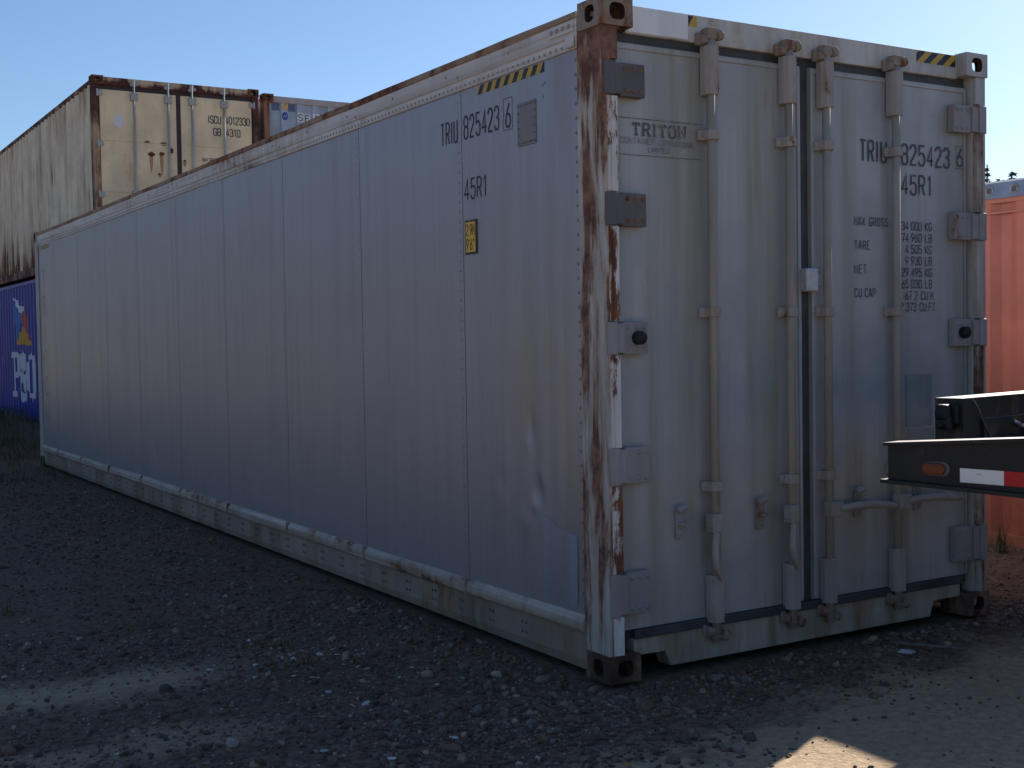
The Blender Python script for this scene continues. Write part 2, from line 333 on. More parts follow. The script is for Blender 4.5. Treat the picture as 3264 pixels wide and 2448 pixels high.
def weld(o, d=1e-4):
    bm = bmesh.new(); bm.from_mesh(o.data); bmesh.ops.remove_doubles(bm, verts=bm.verts, dist=d); bm.to_mesh(o.data); bm.free()
def stripes(mb, o, u, w, nrm, L, h, k, lean, mi_a, mi_b, first=0):
    """hazard tape: slanted bars clipped to the rectangle L x h"""
    o, u, w, nrm = Vector(o), Vector(u), Vector(w), Vector(nrm); p = L / k
    for i in range(-int(lean / p) - 2, k + int(lean / p) + 2):
        poly = [(i*p, 0), ((i+1)*p, 0), ((i+1)*p + lean, h), (i*p + lean, h)]
        for side in (0, 1):
            out = []
            for a, b in zip(poly, poly[1:] + poly[:1]):
                fa = (a[0] >= 0) if side == 0 else (a[0] <= L); fb = (b[0] >= 0) if side == 0 else (b[0] <= L); lim = 0 if side == 0 else L
                if fa: out.append(a)
                if fa != fb:
                    tt = (lim - a[0]) / (b[0] - a[0]); out.append((lim, a[1] + tt * (b[1] - a[1])))
            poly = out
            if not poly: break
        if len(poly) >= 3:
            mb.add([o + u*q[0] + w*q[1] + nrm * .001 for q in poly], [tuple(range(len(poly)))], mi_a if (i + first) % 2 == 0 else mi_b)

# ------------------------------------------------------------------ corner casting with real apertures
def ring_face(mb, c, u, w, n, hu, hw, ru, rw, depth, hole):
    c, u, w, n = Vector(c), Vector(u), Vector(w), Vector(n)
    if not hole:
        mb.quad(c - u*hu - w*hw, c + u*hu - w*hw, c + u*hu + w*hw, c - u*hu + w*hw); return
    ca = math.atan2(hw, hu)
    ang = sorted([ca, PI - ca, -ca, ca - PI] + [2*PI*k/20 - PI + .01 for k in range(20)]); N = len(ang); out = []; inn = []
    for a in ang:
        cx, sx = math.cos(a), math.sin(a); k = min(hu/abs(cx) if abs(cx) > 1e-9 else 1e9, hw/abs(sx) if abs(sx) > 1e-9 else 1e9)
        out.append(c + u*cx*k + w*sx*k)
        e = (abs(cx/ru)**3 + abs(sx/rw)**3) ** (-1/3); inn.append(c + u*cx*e + w*sx*e)
    deep = [p - n*depth for p in inn]
    mb.add(out + inn, [(i, (i+1) % N, N+(i+1) % N, N+i) for i in range(N)], 0)
    mb.add(inn + deep, [(i, (i+1) % N, N+(i+1) % N, N+i) for i in range(N)], 1)
def casting(parent, x0, y0, z0, fx, fy, fz, mats, name='corner_casting'):
    """fx, fy, fz: outer direction of the front of each axis (+1/-1)"""
    mb = MB(); W, D, H = .162, .178, .118; cx, cy, cz = x0 + W/2, y0 + D/2, z0 + H/2
    for s in (-1, 1):
        ring_face(mb, (cx, cy + s*D/2, cz), (1,0,0), (0,0,1), (0,s,0), W/2, H/2, .040, .036, .03, s == fy)
        ring_face(mb, (cx + s*W/2, cy, cz), (0,1,0), (0,0,1), (s,0,0), D/2, H/2, .034, .036, .03, s == fx)
        ring_face(mb, (cx, cy, cz + s*H/2), (1,0,0), (0,1,0), (0,0,s), W/2, D/2, .032, .06, .03, s == fz)
    o = mb.build(name, mats, parent)
    bm = bmesh.new(); bm.from_mesh(o.data); bmesh.ops.remove_doubles(bm, verts=bm.verts, dist=1e-5)
    es = [e for e in bm.edges if len(e.link_faces) == 2 and e.calc_face_angle(0) > 1.2 and all(f.material_index == 0 for f in e.link_faces)]
    bmesh.ops.bevel(bm, geom=es, offset=.009, segments=2, affect='EDGES', profile=.5)
    bm.to_mesh(o.data); bm.free(); return o

# ------------------------------------------------------------------ ground
def smooth(a, b, x):
    t = np.clip((x - a) / (b - a), 0, 1); return t * t * (3 - 2 * t)
def vnoise(x, y, sc, seed):
    """cheap value noise (numpy)"""
    r = np.random.default_rng(seed).random((64, 64)); X = x / sc; Y = y / sc
    xi = np.floor(X).astype(int); yi = np.floor(Y).astype(int); fx = X - xi; fy = Y - yi
    fx = fx*fx*(3-2*fx); fy = fy*fy*(3-2*fy); g = lambda i, j: r[(i % 64), (j % 64)]
    return (g(xi, yi)*(1-fx)*(1-fy) + g(xi+1, yi)*fx*(1-fy) + g(xi, yi+1)*(1-fx)*fy + g(xi+1, yi+1)*fx*fy) - .5
def ground_h(x, y):
    x = np.asarray(x, float); y = np.asarray(y, float)
    near = smooth(60, 20, np.hypot(x, y))
    h = (.06*vnoise(x, y, 1.7, 1) + .028*vnoise(x, y, .55, 2) + .014*vnoise(x, y, .21, 3)) * near
    h += .30 * smooth(12.5, 19, y) * smooth(2.2, .6, x) * smooth(-9, -2, x)              # bank in front of the blue container
    h += .05 * smooth(3.2, 3.9, x) * smooth(-.5, .6, y) * smooth(16, 10, y)               # dirt heaped along the orange container
    h -= .012
    h += .030 * smooth(-.40, -.03, y) * smooth(.9, 1.7, x) * smooth(2.42, 2.2, x) * (y < .02)
    h += .012 * smooth(-.35, -.02, x) * smooth(-.1, .3, y) * (x < .02)
    inside = smooth(-.25, .02, x) * smooth(2.7, 2.42, x) * smooth(-.22, .02, y) * smooth(12.5, 12.2, y)
    h = h * (1 - inside) - .02 * inside
    return h
def axis(lo, hi, fine, far):
    c = list(np.arange(lo, hi + 1e-6, fine)); s = fine; a = hi
    while a < far: s *= 1.28; a += s; c.append(a)
    s = fine; a = lo
    while a > -far: s *= 1.28; a -= s; c.insert(0, a)
    return np.array(c)
GX = axis(-4.6, 5.0, .075, 900); GY = axis(-3.6, 9.0, .075, 900)
gx, gy = np.meshgrid(GX, GY); gz = ground_h(gx, gy); nx, ny = len(GX), len(GY)
gv = np.stack([gx.ravel(), gy.ravel(), gz.ravel()], 1); ii = np.arange(ny * nx).reshape(ny, nx)
gf = np.stack([ii[:-1, :-1], ii[:-1, 1:], ii[1:, 1:], ii[1:, :-1]], -1).reshape(-1, 4)
def np_mesh(name, v, f, mats, mi=None, smooth_=False):
    me = bpy.data.meshes.new(name); v = np.asarray(v, np.float32); f = np.asarray(f, np.int32); k = f.shape[1]
    me.vertices.add(len(v)); me.vertices.foreach_set('co', v.ravel()); me.loops.add(f.size); me.loops.foreach_set('vertex_index', f.ravel())
    me.polygons.add(len(f)); me.polygons.foreach_set('loop_start', np.arange(0, f.size, k, dtype=np.int32))
    for m in mats: me.materials.append(m)
    if mi is not None: me.polygons.foreach_set('material_index', np.asarray(mi, np.int32))
    if smooth_: me.polygons.foreach_set('use_smooth', np.ones(len(f), bool))
    me.update(calc_edges=True); me.validate(); o = bpy.data.objects.new(name, me); COL.objects.link(o); return o
def ground_mat():
    m, n, l, p = new_mat('gravelly dirt'); t = NT(n, l); x, y, z = t.sep()
    big = t.noise(.55, 5, .6); med = t.noise(2.3, 6, .65); fine = t.noise(26, 6, .7); grit = t.voro(55).outputs['Distance']
    # compacted sandy tracks: beside the camera; sand added out on the unseen yard; dark gravel close to the container
    d = t.math('SUBTRACT', t.math('MULTIPLY', x, .10), t.math('MULTIPLY', y, .93))     # distance in front of the stack
    track = t.ramp(t.math('ADD', d, t.math('MULTIPLY', t.math('SUBTRACT', med, .5), 1.3)), .42, .88)
    far = t.ramp(x, -3.2, -4.8, 0.0, .6)  # unseen yard turned sandy to bounce warm sunlight into the shade
    track = t.math('MAXIMUM', track, far)
    k = t.math('ADD', t.math('MULTIPLY', y, .93), t.math('MULTIPLY', x, .36))
    tr = t.math('ADD', t.math('ADD', t.math('MULTIPLY', x, .10), y), t.math('MULTIPLY', t.math('SUBTRACT', med, .5), .5))
    lane = t.math('MULTIPLY', t.math('MULTIPLY', t.ramp(tr, .75, 1.05), t.ramp(tr, 1.45, 1.15)), t.ramp(x, -1.0, -1.6))
    lane2 = t.math('MULTIPLY', t.math('MULTIPLY', t.ramp(tr, .05, .22), t.ramp(tr, .50, .30)), t.ramp(x, -1.1, -1.7))
    patchy = t.math('MULTIPLY', t.ramp(t.noise(1.1, 6, .65, t.map((1, 1.6, 1))), .54, .70), .14)
    sand = t.math('MAXIMUM', t.math('MAXIMUM', track, t.math('MULTIPLY', lane, .9)), t.math('MAXIMUM', t.math('MULTIPLY', lane2, .6), patchy))
    dark = t.mix(t.ramp(fine, .3, .72), (.085, .054, .038), (.225, .150, .106))
    dark = t.mix(t.math('MULTIPLY', t.ramp(med, .5, .72), .45), dark, (.14, .095, .058))
    lite = t.mix(t.ramp(fine, .3, .7), (.30, .225, .145), (.49, .375, .24))
    lite = t.mix(t.math('MULTIPLY', t.ramp(big, .5, .7), .4), lite, (.25, .19, .125))
    c = t.mix(sand, dark, lite); l.new(c, p.inputs['Base Color']); p.inputs['Roughness'].default_value = .95
    p.inputs['Specular IOR Level'].default_value = .2
    h = t.math('ADD', t.math('MULTIPLY', fine, .6), t.math('MULTIPLY', grit, .5))
    l.new(t.bump(h, .6, .010), p.inputs['Normal']); return m
ground = np_mesh('ground', gv, gf, [ground_mat()], smooth_=True); ground['kind'] = 'structure'

# ------------------------------------------------------------------ the refrigerated container
RL, RW, RH = 12.192, 2.438, 2.896
reefer = thing('reefer_container', 'long silver-grey refrigerated container with riveted side and grey double doors, nearest the camera', 'container')
XP = .020                                                     # outer face of the side panels
PITCH, Y0S = 1.2335, 1.243
dents = [(.63, 1.05, .030, .085, -.016), (.66, .98, .02, .03, .010), (.57, .76, .035, .075, -.020), (.60, .70, .03, .03, .012), (.54, .83, .02, .05, .010),
         (.90, .79, .03, .06, -.008), (.88, .70, .02, .05, .005), (.46, 1.27, .04, .03, .006), (.70, .62, .05, .05, .008), (.42, .95, .05, .16, .004)]
edges = [.198] + [Y0S + PITCH * k for k in range(9)] + [11.99]
def side_disp(k, a, b, yy, zz):
    d = .0042 * vnoise(yy + k * 7.3, zz, .8, 21) + .0006 * vnoise(yy + k * 2.1, zz, .27, 22)
    return d * np.clip(np.minimum(np.minimum(yy - a, b - yy) / .08, 1), 0, 1)
def on_panel(mb, k):
    """let flat print follow the slightly wavy sheet"""
    for i, v in enumerate(mb.v):
        mb.v[i] = (XP - .0009 + (v[0] - XP) + float(side_disp(k, edges[k], edges[k+1], np.array(v[1]), np.array(v[2]))), v[1], v[2])
    return mb
def side_panel(a, b, fine, parent, k):
    mb = MB(); ys = np.linspace(a + .003, b - .003, max(3, int((b - a) / fine) + 1)); zs = np.linspace(.258, 2.722, int(2.464 / fine) + 1)
    yy, zz = np.meshgrid(ys, zs)
    d = side_disp(k, a, b, yy, zz)
    if k == 0:
        for cy, cz, sy, sz, am in dents: d += -.55 * am * np.exp(-((yy - cy)/sy)**2 - ((zz - cz)/sz)**2)
    if k == 5:
        for cy, cz, am in ((6.95, .52, -.012), (7.08, .50, .008)): d += -am * np.exp(-((yy - cy)/.05)**2 - ((zz - cz)/.06)**2)
    if k in (2, 3, 6, 7): d += .004 * np.exp(-((yy - a - .5)/.2)**2 - ((zz - 2.2)/.15)**2)
    ny_, nz_ = len(ys), len(zs)
    vs = [(XP + d[j, i], ys[i], zs[j]) for j in range(nz_) for i in range(ny_)]
    fs = [(j*ny_+i, j*ny_+i+1, (j+1)*ny_+i+1, (j+1)*ny_+i) for j in range(nz_-1) for i in range(ny_-1)]
    mb.add(vs, fs)
    for yv in (a + .003, b - .003): mb.quad((XP, yv, .258), (XP + .012, yv, .258), (XP + .012, yv, 2.722), (XP, yv, 2.722))
    o = mb.build('side_panel', M['alu'], parent)
    for p in o.data.polygons: p.use_smooth = True
    return o
panels = []
for k in range(10):
    pn = side_panel(edges[k], edges[k+1], .018 if k == 0 else (.03 if k == 1 else .06), reefer, k); panels.append(pn)
    rv = MB()
    if k < 9:
        yv = edges[k+1] + .034
        for q in range(49): rv.dome((XP + .001, yv, .285 + q * .0495), (-1, 0, 0), .0065, .004, 6)
    if k == 9:
        for q in range(39): rv.dome((XP + .001, 11.965, .29 + q * .0627), (-1, 0, 0), .0065, .004, 6)
    rv.build('rivet_row', M['hinge'], pn if k < 9 else pn, kind='stuff')
rv = MB()
for q in range(39): rv.dome((XP - .001, .225, .29 + q * .0627), (-1, 0, 0), .0082, .005, 7)
for yv, zv in ((.475, 2.62), (.485, 2.56), (.49, 2.61)): rv.dome((XP - .001, yv, zv), (-1, 0, 0), .007, .004, 6)
rv.build('rivet_row', M['hinge'], panels[0], kind='stuff')
# core behind the seams, far long side, roof, floor, reefer unit end
mb = MB(); mb.box((.034, .15, .10), (.10, 12.02, 2.80)); mb.build('wall_core', M['gasket'], reefer)
mb = MB(); mb.box((2.33, .19, .05), (2.415, 12.0, 2.86)); mb.build('far_side_wall', M['fresh_white'], reefer)
mb = MB(); mb.box((.03, .15, 2.845), (2.408, 12.02, 2.868)); mb.build('roof', M['rail_white'], reefer)
mb = MB(); mb.box((.11, .16, .06), (2.32, 12.0, .16)); mb.build('floor', M['base_rail'], reefer)
mb = MB(); mb.box((.06, 12.03, .12), (2.38, 12.15, 2.84)); mb.box((.3, 12.1, .3), (2.1, 12.17, 1.6)); mb.box((.5, 12.1, 1.75), (1.9, 12.175, 2.6)); mb.build('cooling_unit', M['door_white'], reefer, .01)
# top side rail (profile in x,z run along y)
def extrude_y(mb, prof, y0, y1, mi=None, n=1, jit=0.0):
    ys = np.linspace(y0, y1, n + 1); k = len(prof)
    base = len(mb.v)
    for j, yv in enumerate(ys):
        for i, (x, z) in enumerate(prof):
            jz = jit * (mnoise.noise((yv * 1.9, i * .7, 3.1))) if i in (3, 4, 5) else 0
            mb.v.append((x + jz * .4, yv, z + jz))
    for j in range(n):
        for i in range(k):
            a, b = base + j*k + i, base + j*k + (i+1) % k
            mb.f.append((a, b, b + k, a + k)); mb.m.append(mi[i] if mi else 0)
    mb.f.append(tuple(base + i for i in range(k))); mb.m.append(0); mb.f.append(tuple(base + n*k + i for i in range(k))); mb.m.append(0)
mb = MB()
prof = [(.012, 2.718), (.010, 2.762), (.004, 2.768), (.002, 2.838), (-.004, 2.846), (.004, 2.876), (.07, 2.876), (.07, 2.718)]
extrude_y(mb, prof, .19, 12.03, [0, 0, 0, 1, 1, 1, 1, 0], 80, .008)
rail = mb.build('top_side_rail', [M['rail_white'], M['rail_rust']], reefer)
rv = MB(); q = .27
while q < 12: rv.dome((.0105, q, 2.737), (-1, 0, 0), .0075, .005, 6); q += .0455
for k in range(20): rv.dome((.003, .75 + k * .617, 2.805), (-1, 0, 0), .009, .006, 6)
for k in range(10): rv.dome((.003, Y0S + k * PITCH, 2.782), (-1, 0, 0), .008, .006, 6)
for yv in (.24, .285, .33, .375): rv.dome((-.001, yv, 2.815), (-1, 0, 0), .013, .008, 8)
rv.build('rivet_row', M['hinge'], rail, kind='stuff')
mb = MB(); mb.box((-.003, .21, 2.79), (.003, .40, 2.835)); mb.box((-.002, .21, 2.725), (.006, .27, 2.775)); mb.build('splice_plate', M['rail_white'], rail, .002)
mb = MB(); extrude_y(mb, [(2.43, 2.70), (2.434, 2.876), (2.36, 2.876), (2.36, 2.70)], .19, 12.03); mb.build('top_side_rail', M['rail_white'], reefer)
# bottom: white band and base rail
mb = MB(); extrude_y(mb, [(.016, .261), (.004, .250), (-.004, .235), (-.004, .196), (.006, .184), (.05, .184), (.05, .261)], .195, 12.03, None, 60, .006)
band = mb.build('bottom_side_rail', M['band_white'], reefer)
for k in range(9):
    mb = MB(); yv = Y0S + PITCH * k; mb.box((-.0075, yv - .012, .190), (.012, yv + .012, .262))
    for zz in (.208, .24): mb.dome((-.0075, yv, zz), (-1, 0, 0), .008, .006, 6)
    mb.build('joint_strap', M['rail_rust'], band)
mb = MB(); extrude_y(mb, [(.022, .184), (.020, .06), (.030, .018), (.10, .012), (.10, .184)], .18, 12.0, None, 40, .004)
base = mb.build('base_rail', M['base_rail'], reefer)
rv = MB(); q = .72
while q < 11.9:
    for dy in (-.017, .017):
        for zz in (.138, .092): rv.dome((.021, q + dy, zz), (-1, 0, 0), .0095, .006, 6)
    q += .305
rv.build('bolt_row', M['hinge_dark'], base, kind='stuff')
mb = MB(); extrude_y(mb, [(2.416, .25), (2.432, .25), (2.432, .02), (2.36, .02), (2.36, .25)], .19, 12.03); mb.build('bottom_side_rail', M['band_white'], reefer)
# posts and castings
for sx in (0, 1):
    X = (lambda a: a) if sx == 0 else (lambda a: RW - a)
    def bx(mb, a, b): 
        x0, x1 = sorted((X(a[0]), X(b[0]))); mb.box((x0, a[1], a[2]), (x1, b[1], b[2]))
    mb = MB(); bx(mb, (.007, .010, .118), (.048, .196, 2.778)); bx(mb, (.048, .03, .118), (.09, .10, 2.778)); bx(mb, (.048, .008, 2.64), (.085, .03, 2.776)); bx(mb, (.0045, .012, .118), (.007, .03, 2.778))
    post = mb.build('corner_post', M['post'] if sx == 0 else M['post_right'], reefer, .004)
    mb = MB()
    for z0, z1 in ((.118, .282), (.468, .842), (1.004, 1.396), (1.541, 1.940), (2.086, 2.485)):
        bx(mb, (.046, .002, z0), (.079, .045, z1)); bx(mb, (.028, .006, z0), (.046, .012, z1))
    mb.build('post_strip', M['post_strip'] if sx == 0 else M['door_white'], post, .003)
    mb = MB(); bx(mb, (.007, 12.0, .118), (.12, 12.18, 2.778)); mb.build('corner_post', M['post_right'], reefer, .004)
    for zz, fz in ((0, -1), (RH - .118, 1)):
        for yy, fy in ((0, -1), (RL - .178, 1)):
            casting(reefer, 0 if sx == 0 else RW - .162, yy, zz, -1 if sx == 0 else 1, fy, fz, [M['casting_low'] if zz == 0 else (M['casting'] if sx == 0 else M['post_right']), M['casting_hole']])
# door end
mb = MB(); mb.box((.078, .078, .165), (2.36, .16, 2.775)); mb.build('door_gasket', M['gasket'], reefer)
mb = MB(); mb.box((.163, .058, 2.768), (2.275, .16, 2.888)); header = mb.build('door_header', M['door_white'], reefer, .004)
mb = MB(); mb.box((.163, .0545, 2.775), (.505, .058, 2.884)); mb.build('patch_plate', M['fresh_white'], header)
mb = MB(); stripes(mb, (1.97, .058, 2.826), (1,0,0), (0,0,1), (0,-1,0), .29, .058, 6, .07, 0, 1); weld(mb.build('hazard_tape', [M['yellow'], M['black_film']], header))
mb = MB(); stripes(mb, (.508, .058, 2.835), (1,0,0), (0,0,1), (0,-1,0), .05, .046, 1, .03, 0, 1); weld(mb.build('hazard_tape', [M['yellow'], M['black_film']], header))
mb = MB(); mb.prism([(.163,.092),(.335,.090),(.365,.020),(2.045,.020),(2.075,.098),(2.275,.098),(2.275,.168),(.163,.168)], (0, .052, 0), (1,0,0), (0,0,1), (0,.09,0))
sill = mb.build('door_sill', M['sill'], reefer, .004)
mb = MB(); mb.box((.163, .04, .166), (2.275, .06, .205)); mb.build('threshold_seal', M['gasket'], sill, .003)
doors = []
for x0, x1, nm in ((.102, 1.173, 'left'), (1.237, 2.340, 'right')):
    mb = MB(); n_, m_ = 24, 52
    xs = np.linspace(x0, x1, n_); zs = np.linspace(.208, 2.726, m_); xx, zz = np.meshgrid(xs, zs)
    d = .0015 + .003 * vnoise(xx + 3, zz, .5, 31) * np.clip(np.minimum(xx - x0, x1 - xx) / .06, 0, 1)
    mb.add([(xs[i], .060 + d[j, i], zs[j]) for j in range(m_) for i in range(n_)], [(j*n_+i, j*n_+i+1, (j+1)*n_+i+1, (j+1)*n_+i) for j in range(m_-1) for i in range(n_-1)])
    b = len(mb.v)
    mb.box((x0, .0605, .208), (x1, .12, 2.726))
    mb.f = [f for f in mb.f if f != (b, b+1, b+5, b+4)]; mb.m = mb.m[:len(mb.f)]
    dr = mb.build('door', M['door'], reefer); doors.append(dr)
    mb = MB(); mb.box((x0 + .002, .0545, .215), (x0 + .02, .0600, 2.72)); mb.box((x1 - .02, .0545, .215), (x1 - .002, .0600, 2.72)); mb.box((x0 + .02, .0555, 2.70), (x1 - .02, .0600, 2.72))
    mb.build('edge_trim', M['door'], dr, .0015)
DN = (0, -1, 0); DU = (1, 0, 0); DW = (0, 0, 1); DY = .058
def door_text(st, x, z, h, w, di, mat='ink_door', t=.72, gap=2.2, name='serial_lettering', serif=False):
    adv = lambda q: sum(NARROW.get(c, 4) for c in q) + gap * (len(q) - 1); k = w / adv(st); at = 0.0
    for word in st.split(' '):
        mb = MB(); text(mb, word, (x + at, DY, z), DU, DW, DN, h, adv(word) * k, t, gap, serif=serif, lift=.0006); mb.build(name, M[mat], doors[di])
        at += (adv(word) + gap * 2 + NARROW[' ']) * k
door_text('TRITON', .200, 2.340, .050, .285, 0, 'ink_faint', 1.2, 2.6, 'owner_lettering', True)
door_text('CONTAINER', .134, 2.302, .024, .180, 0, 'ink_faint', .62, 1.8, 'owner_lettering'); door_text('INTERNATIONAL', .338, 2.301, .024, .20, 0, 'ink_faint', .62, 1.7, 'owner_lettering')
door_text('LIMITED', .28, 2.270, .020, .115, 0, 'ink_faint', .8, 1.8, 'owner_lettering')
for z in (2.408, 2.252):
    mb = MB(); mb.quad((.12, DY - .0006, z), (.58, DY - .0006, z), (.58, DY - .0006, z + .0025), (.12, DY - .0006, z + .0025)); mb.build('printed_line', M['ink_faint'], doors[0])
door_text('TRIU', 1.572, 2.311, .100, .178, 1); door_text('825423', 1.864, 2.311, .098, .348, 1); door_text('6', 2.276, 2.325, .088, .038, 1); door_text('45R1', 1.862, 2.163, .095, .215, 1)
mb = MB()
for a, b in (((2.262, 2.309), (2.326, 2.312)), ((2.262, 2.424), (2.326, 2.427)), ((2.262, 2.312), (2.265, 2.424)), ((2.323, 2.312), (2.326, 2.424))):
    mb.quad((a[0], DY - .0006, a[1]), (b[0], DY - .0006, a[1]), (b[0], DY - .0006, b[1]), (a[0], DY - .0006, b[1]))
mb.build('check_digit_frame', M['ink_faint'], doors[1], kind='stuff')
zt = 1.985
for i, st in enumerate(('34.000 KG', '74.960 LB', '4.505 KG', '9.930 LB', '29.495 KG', '65.030 LB', '67.2 CU.M.', '2.373 CU.FT.')):
    wd = .019 * sum({'.': .5, ' ': .75}.get(c, 1.0) for c in st) * 1.38; right = 2.076 if i < 6 else (2.10 if i == 6 else 2.115)
    door_text(st, right - wd, zt - i * .0578, .040, wd, 1, 'ink_door', .8, 1.7, 'weight_lettering')
for st, i in (('MAX GROSS', 0), ('TARE', 2), ('NET', 4), ('CU.CAP.', 6)):
    wd = .0262 * sum({'.': .5, ' ': .75}.get(c, 1.0) for c in st); door_text(st, 1.528, zt + .012 - i * .0578, .040, wd, 1, 'ink_door', .8, 2.4, 'weight_lettering')
mb = MB(); mb.box((1.885, .0572, 1.00), (2.075, .0590, 1.262)); mb.build('placard', M['plaque'], doors[1])
mb = MB(); mb.box((1.90, .0572, .80), (2.09, .0590, .985)); mb.build('placard', M['plaque'], doors[1])
# hinges
def hinge(z0, z1, sx, mat, stud=False, parent=reefer):
    X = (lambda a: a) if sx == 0 else (lambda a: RW - a)
    def bx(mb, a, b, mi=0):
        x0, x1 = sorted((X(a[0]), X(b[0]))); mb.box((x0, a[1], a[2]), (x1, b[1], b[2]), mi)
    mb = MB(); bx(mb, (.012, -.004, z0), (.062, .05, z1)); bx(mb, (.062, .006, z0 + .006), (.106, .052, z1 - .006)); bx(mb, (.106, .018, z0), (.236, .0595, z1))
    h = mb.build('hinge', mat, parent, .004)
    mb = MB()
    for xx in (.135, .175, .215):
        for zz in (z0 + .024, z1 - .024): mb.dome((X(xx), .018, zz), (0, -1, 0), .0115, .008, 8)
    mb.build('bolt_row', M['hinge_bolt'] if mat is M['hinge_dark'] else mat, h, kind='stuff')
    if stud:
        mb = MB(); mb.tube([(X(.178), .018, (z0+z1)/2), (X(.178), -.012, (z0+z1)/2)], .030, 14); mb.dome((X(.178), -.012, (z0+z1)/2), (0,-1,0), .024, .01, 12); mb.build('stud', M['grease'], h)
for z0, z1, st in ((.284, .466, 0), (.845, 1.002, 0), (1.399, 1.538, 1), (1.943, 2.083, 0), (2.490, 2.630, 0)):
    hinge(z0, z1, 0, M['hinge_dark'] if z0 > 1.9 else M['hinge'], st); hinge(z0, z1, 1, M['hinge'], st)
# lock rods
for i, xr in enumerate((.604, 1.070, 1.309, 1.780)):
    mb = MB(); mb.tube([(xr, .022, .10), (xr, .022, 2.80)], .0205, 14); rod = mb.build('lock_rod', M['rod'], reefer)
    for p in rod.data.polygons: p.use_smooth = len(p.vertices) == 4
    for z0, z1 in ((2.535, 2.752), (.188, .402)):
        mb = MB(); mb.prism([(-.035,-.0),(-.024,-.027),(.024,-.027),(.035,0),(.035,.034),(-.035,.034)], (xr, .022, z0), (1,0,0), (0,1,0), (0,0,z1-z0))
        for zz in (z0 + .03, z1 - .03): mb.dome((xr + .028, .006, zz), (.6,-1,0), .008, .006, 7)
        mb.build('rod_sleeve', M['rod_bracket'], rod, .004)
    for zz in (2.36, 1.577, .80):
        mb = MB(); mb.box((xr - .055, .040, zz - .022), (xr + .055, .0595, zz + .022)); mb.prism([(-.032,.02),(-.030,-.018),(-.016,-.028),(.016,-.028),(.030,-.018),(.032,.02)], (xr, .022, zz - .022), (1,0,0), (0,1,0), (0,0,.044))
        for dx in (-.043, .043): mb.dome((xr + dx, .040, zz), (0,-1,0), .008, .006, 7)
        mb.build('rod_bracket', M['rod_bracket'], rod, .003)
    for zz, sgn in ((2.778, 1), (.150, -1)):
        mb = MB(); mb.box((xr - .030, .0, zz - .022 * (sgn < 0)), (xr + .022, .05, zz + sgn * .05 + .022 * (sgn < 0)))
        mb.tube([(xr + .024, .012, zz + sgn * .018), (xr + .052, .012, zz + sgn * .028)], .026, 9); mb.tube([(xr - .05, .03, zz), (xr - .02, .03, zz)], .022, 8)
        mb.box((xr - .062, .035, zz - .025), (xr - .03, .0575, zz + .03))
        mb.build('rod_cam', M['cam'], rod, .005)
    mb = MB()
    if i < 2:
        mb.box((xr - .050, -.022, .600), (xr + .004, .030, .680)); mb.box((xr - .058, -.03, .62), (xr - .050, .02, .668))
        mb.tube([(xr - .028, -.018, .60), (xr - .036, -.02, .55), (xr - .038, -.02, .49), (xr - .028, -.019, .445), (xr - .004, -.018, .405), (xr + .005, -.016, .385)], [.016, .017, .018, .017, .015, .013], 8)
        mb.build('rod_handle', M['rod_bracket'], rod, .003)
    else:
        e = xr + (.42 if i == 2 else .44); zz = .640
        mb.box((xr - .03, -.022, zz - .035), (xr + .05, .030, zz + .035))
        mb.tube([(xr + .03, -.016, zz), (xr + .14, -.018, zz + .006), (xr + .26, -.018, zz + .004), (e - .03, -.016, zz - .012), (e, -.012, zz - .018)], [.018, .019, .019, .017, .012], 8)
        mb.build('rod_handle', M['rod_bracket'], rod, .003)
for xx, di in ((.428, 0), (.898, 0), (1.535, 1), (1.955, 1)):
    mb = MB(); mb.box((xx - .026, .048, .578), (xx + .026, .0595, .715)); mb.box((xx - .022, .020, .640), (xx + .022, .048, .652)); mb.tube([(xx - .03, .035, .705), (xx + .02, .03, .72)], .018, 8); mb.dome((xx, .048, .598), (0,-1,0), .010, .007, 7)
    mb.build('handle_catch', M['hinge'], doors[di], .003)
mb = MB(); mb.box((1.163, .010, 1.672), (1.241, .058, 1.782)); lt = mb.build('latch_cover', M['latch'], reefer, .008)
mb = MB(); mb.box((1.241, .03, 1.70), (1.275, .056, 1.755)); mb.build('latch_tongue', M['hinge'], lt, .004)
# side lettering and plates
SU = (0, -1, 0); SN = (-1, 0, 0); P0 = panels[0]; P1 = panels[1]
def side_text(st, y, z, h, w, k, mat='ink', t=.66, gap=2.3, name='serial_lettering', parent=None):
    mb = MB(); text(mb, st, (XP, y, z), SU, DW, SN, h, w, t, gap, lift=.0002); return on_panel(mb, k).build(name, M[mat], parent or panels[k])
side_text('825423', 1.216, 2.475, .108, .338, 0); side_text('6', .812, 2.472, .108, .040, 0); side_text('45R1', 1.220, 2.172, .098, .216, 0); side_text('TRIU', 1.458, 2.472, .108, .172, 1)
mb = MB()
for a, b in (((.834, 2.456), (.752, 2.459)), ((.834, 2.604), (.752, 2.607)), ((.834, 2.459), (.831, 2.604)), ((.755, 2.459), (.752, 2.604))):
    mb.quad((XP, a[0], a[1]), (XP, b[0], a[1]), (XP, b[0], b[1]), (XP, a[0], b[1]))
on_panel(mb, 0).build('check_digit_frame', M['ink'], P0, kind='stuff')
mb = MB(); mb.box((XP - .006, 1.100, 1.898), (XP - .001, 1.218, 2.068)); pl = mb.build('height_plate', M['black_film'], P0, .002)
mb = MB(); mb.quad((XP - .0066, 1.208, 1.908), (XP - .0066, 1.110, 1.908), (XP - .0066, 1.110, 2.058), (XP - .0066, 1.208, 2.058)); mb.build('plate_face', M['plate_yellow'], pl)
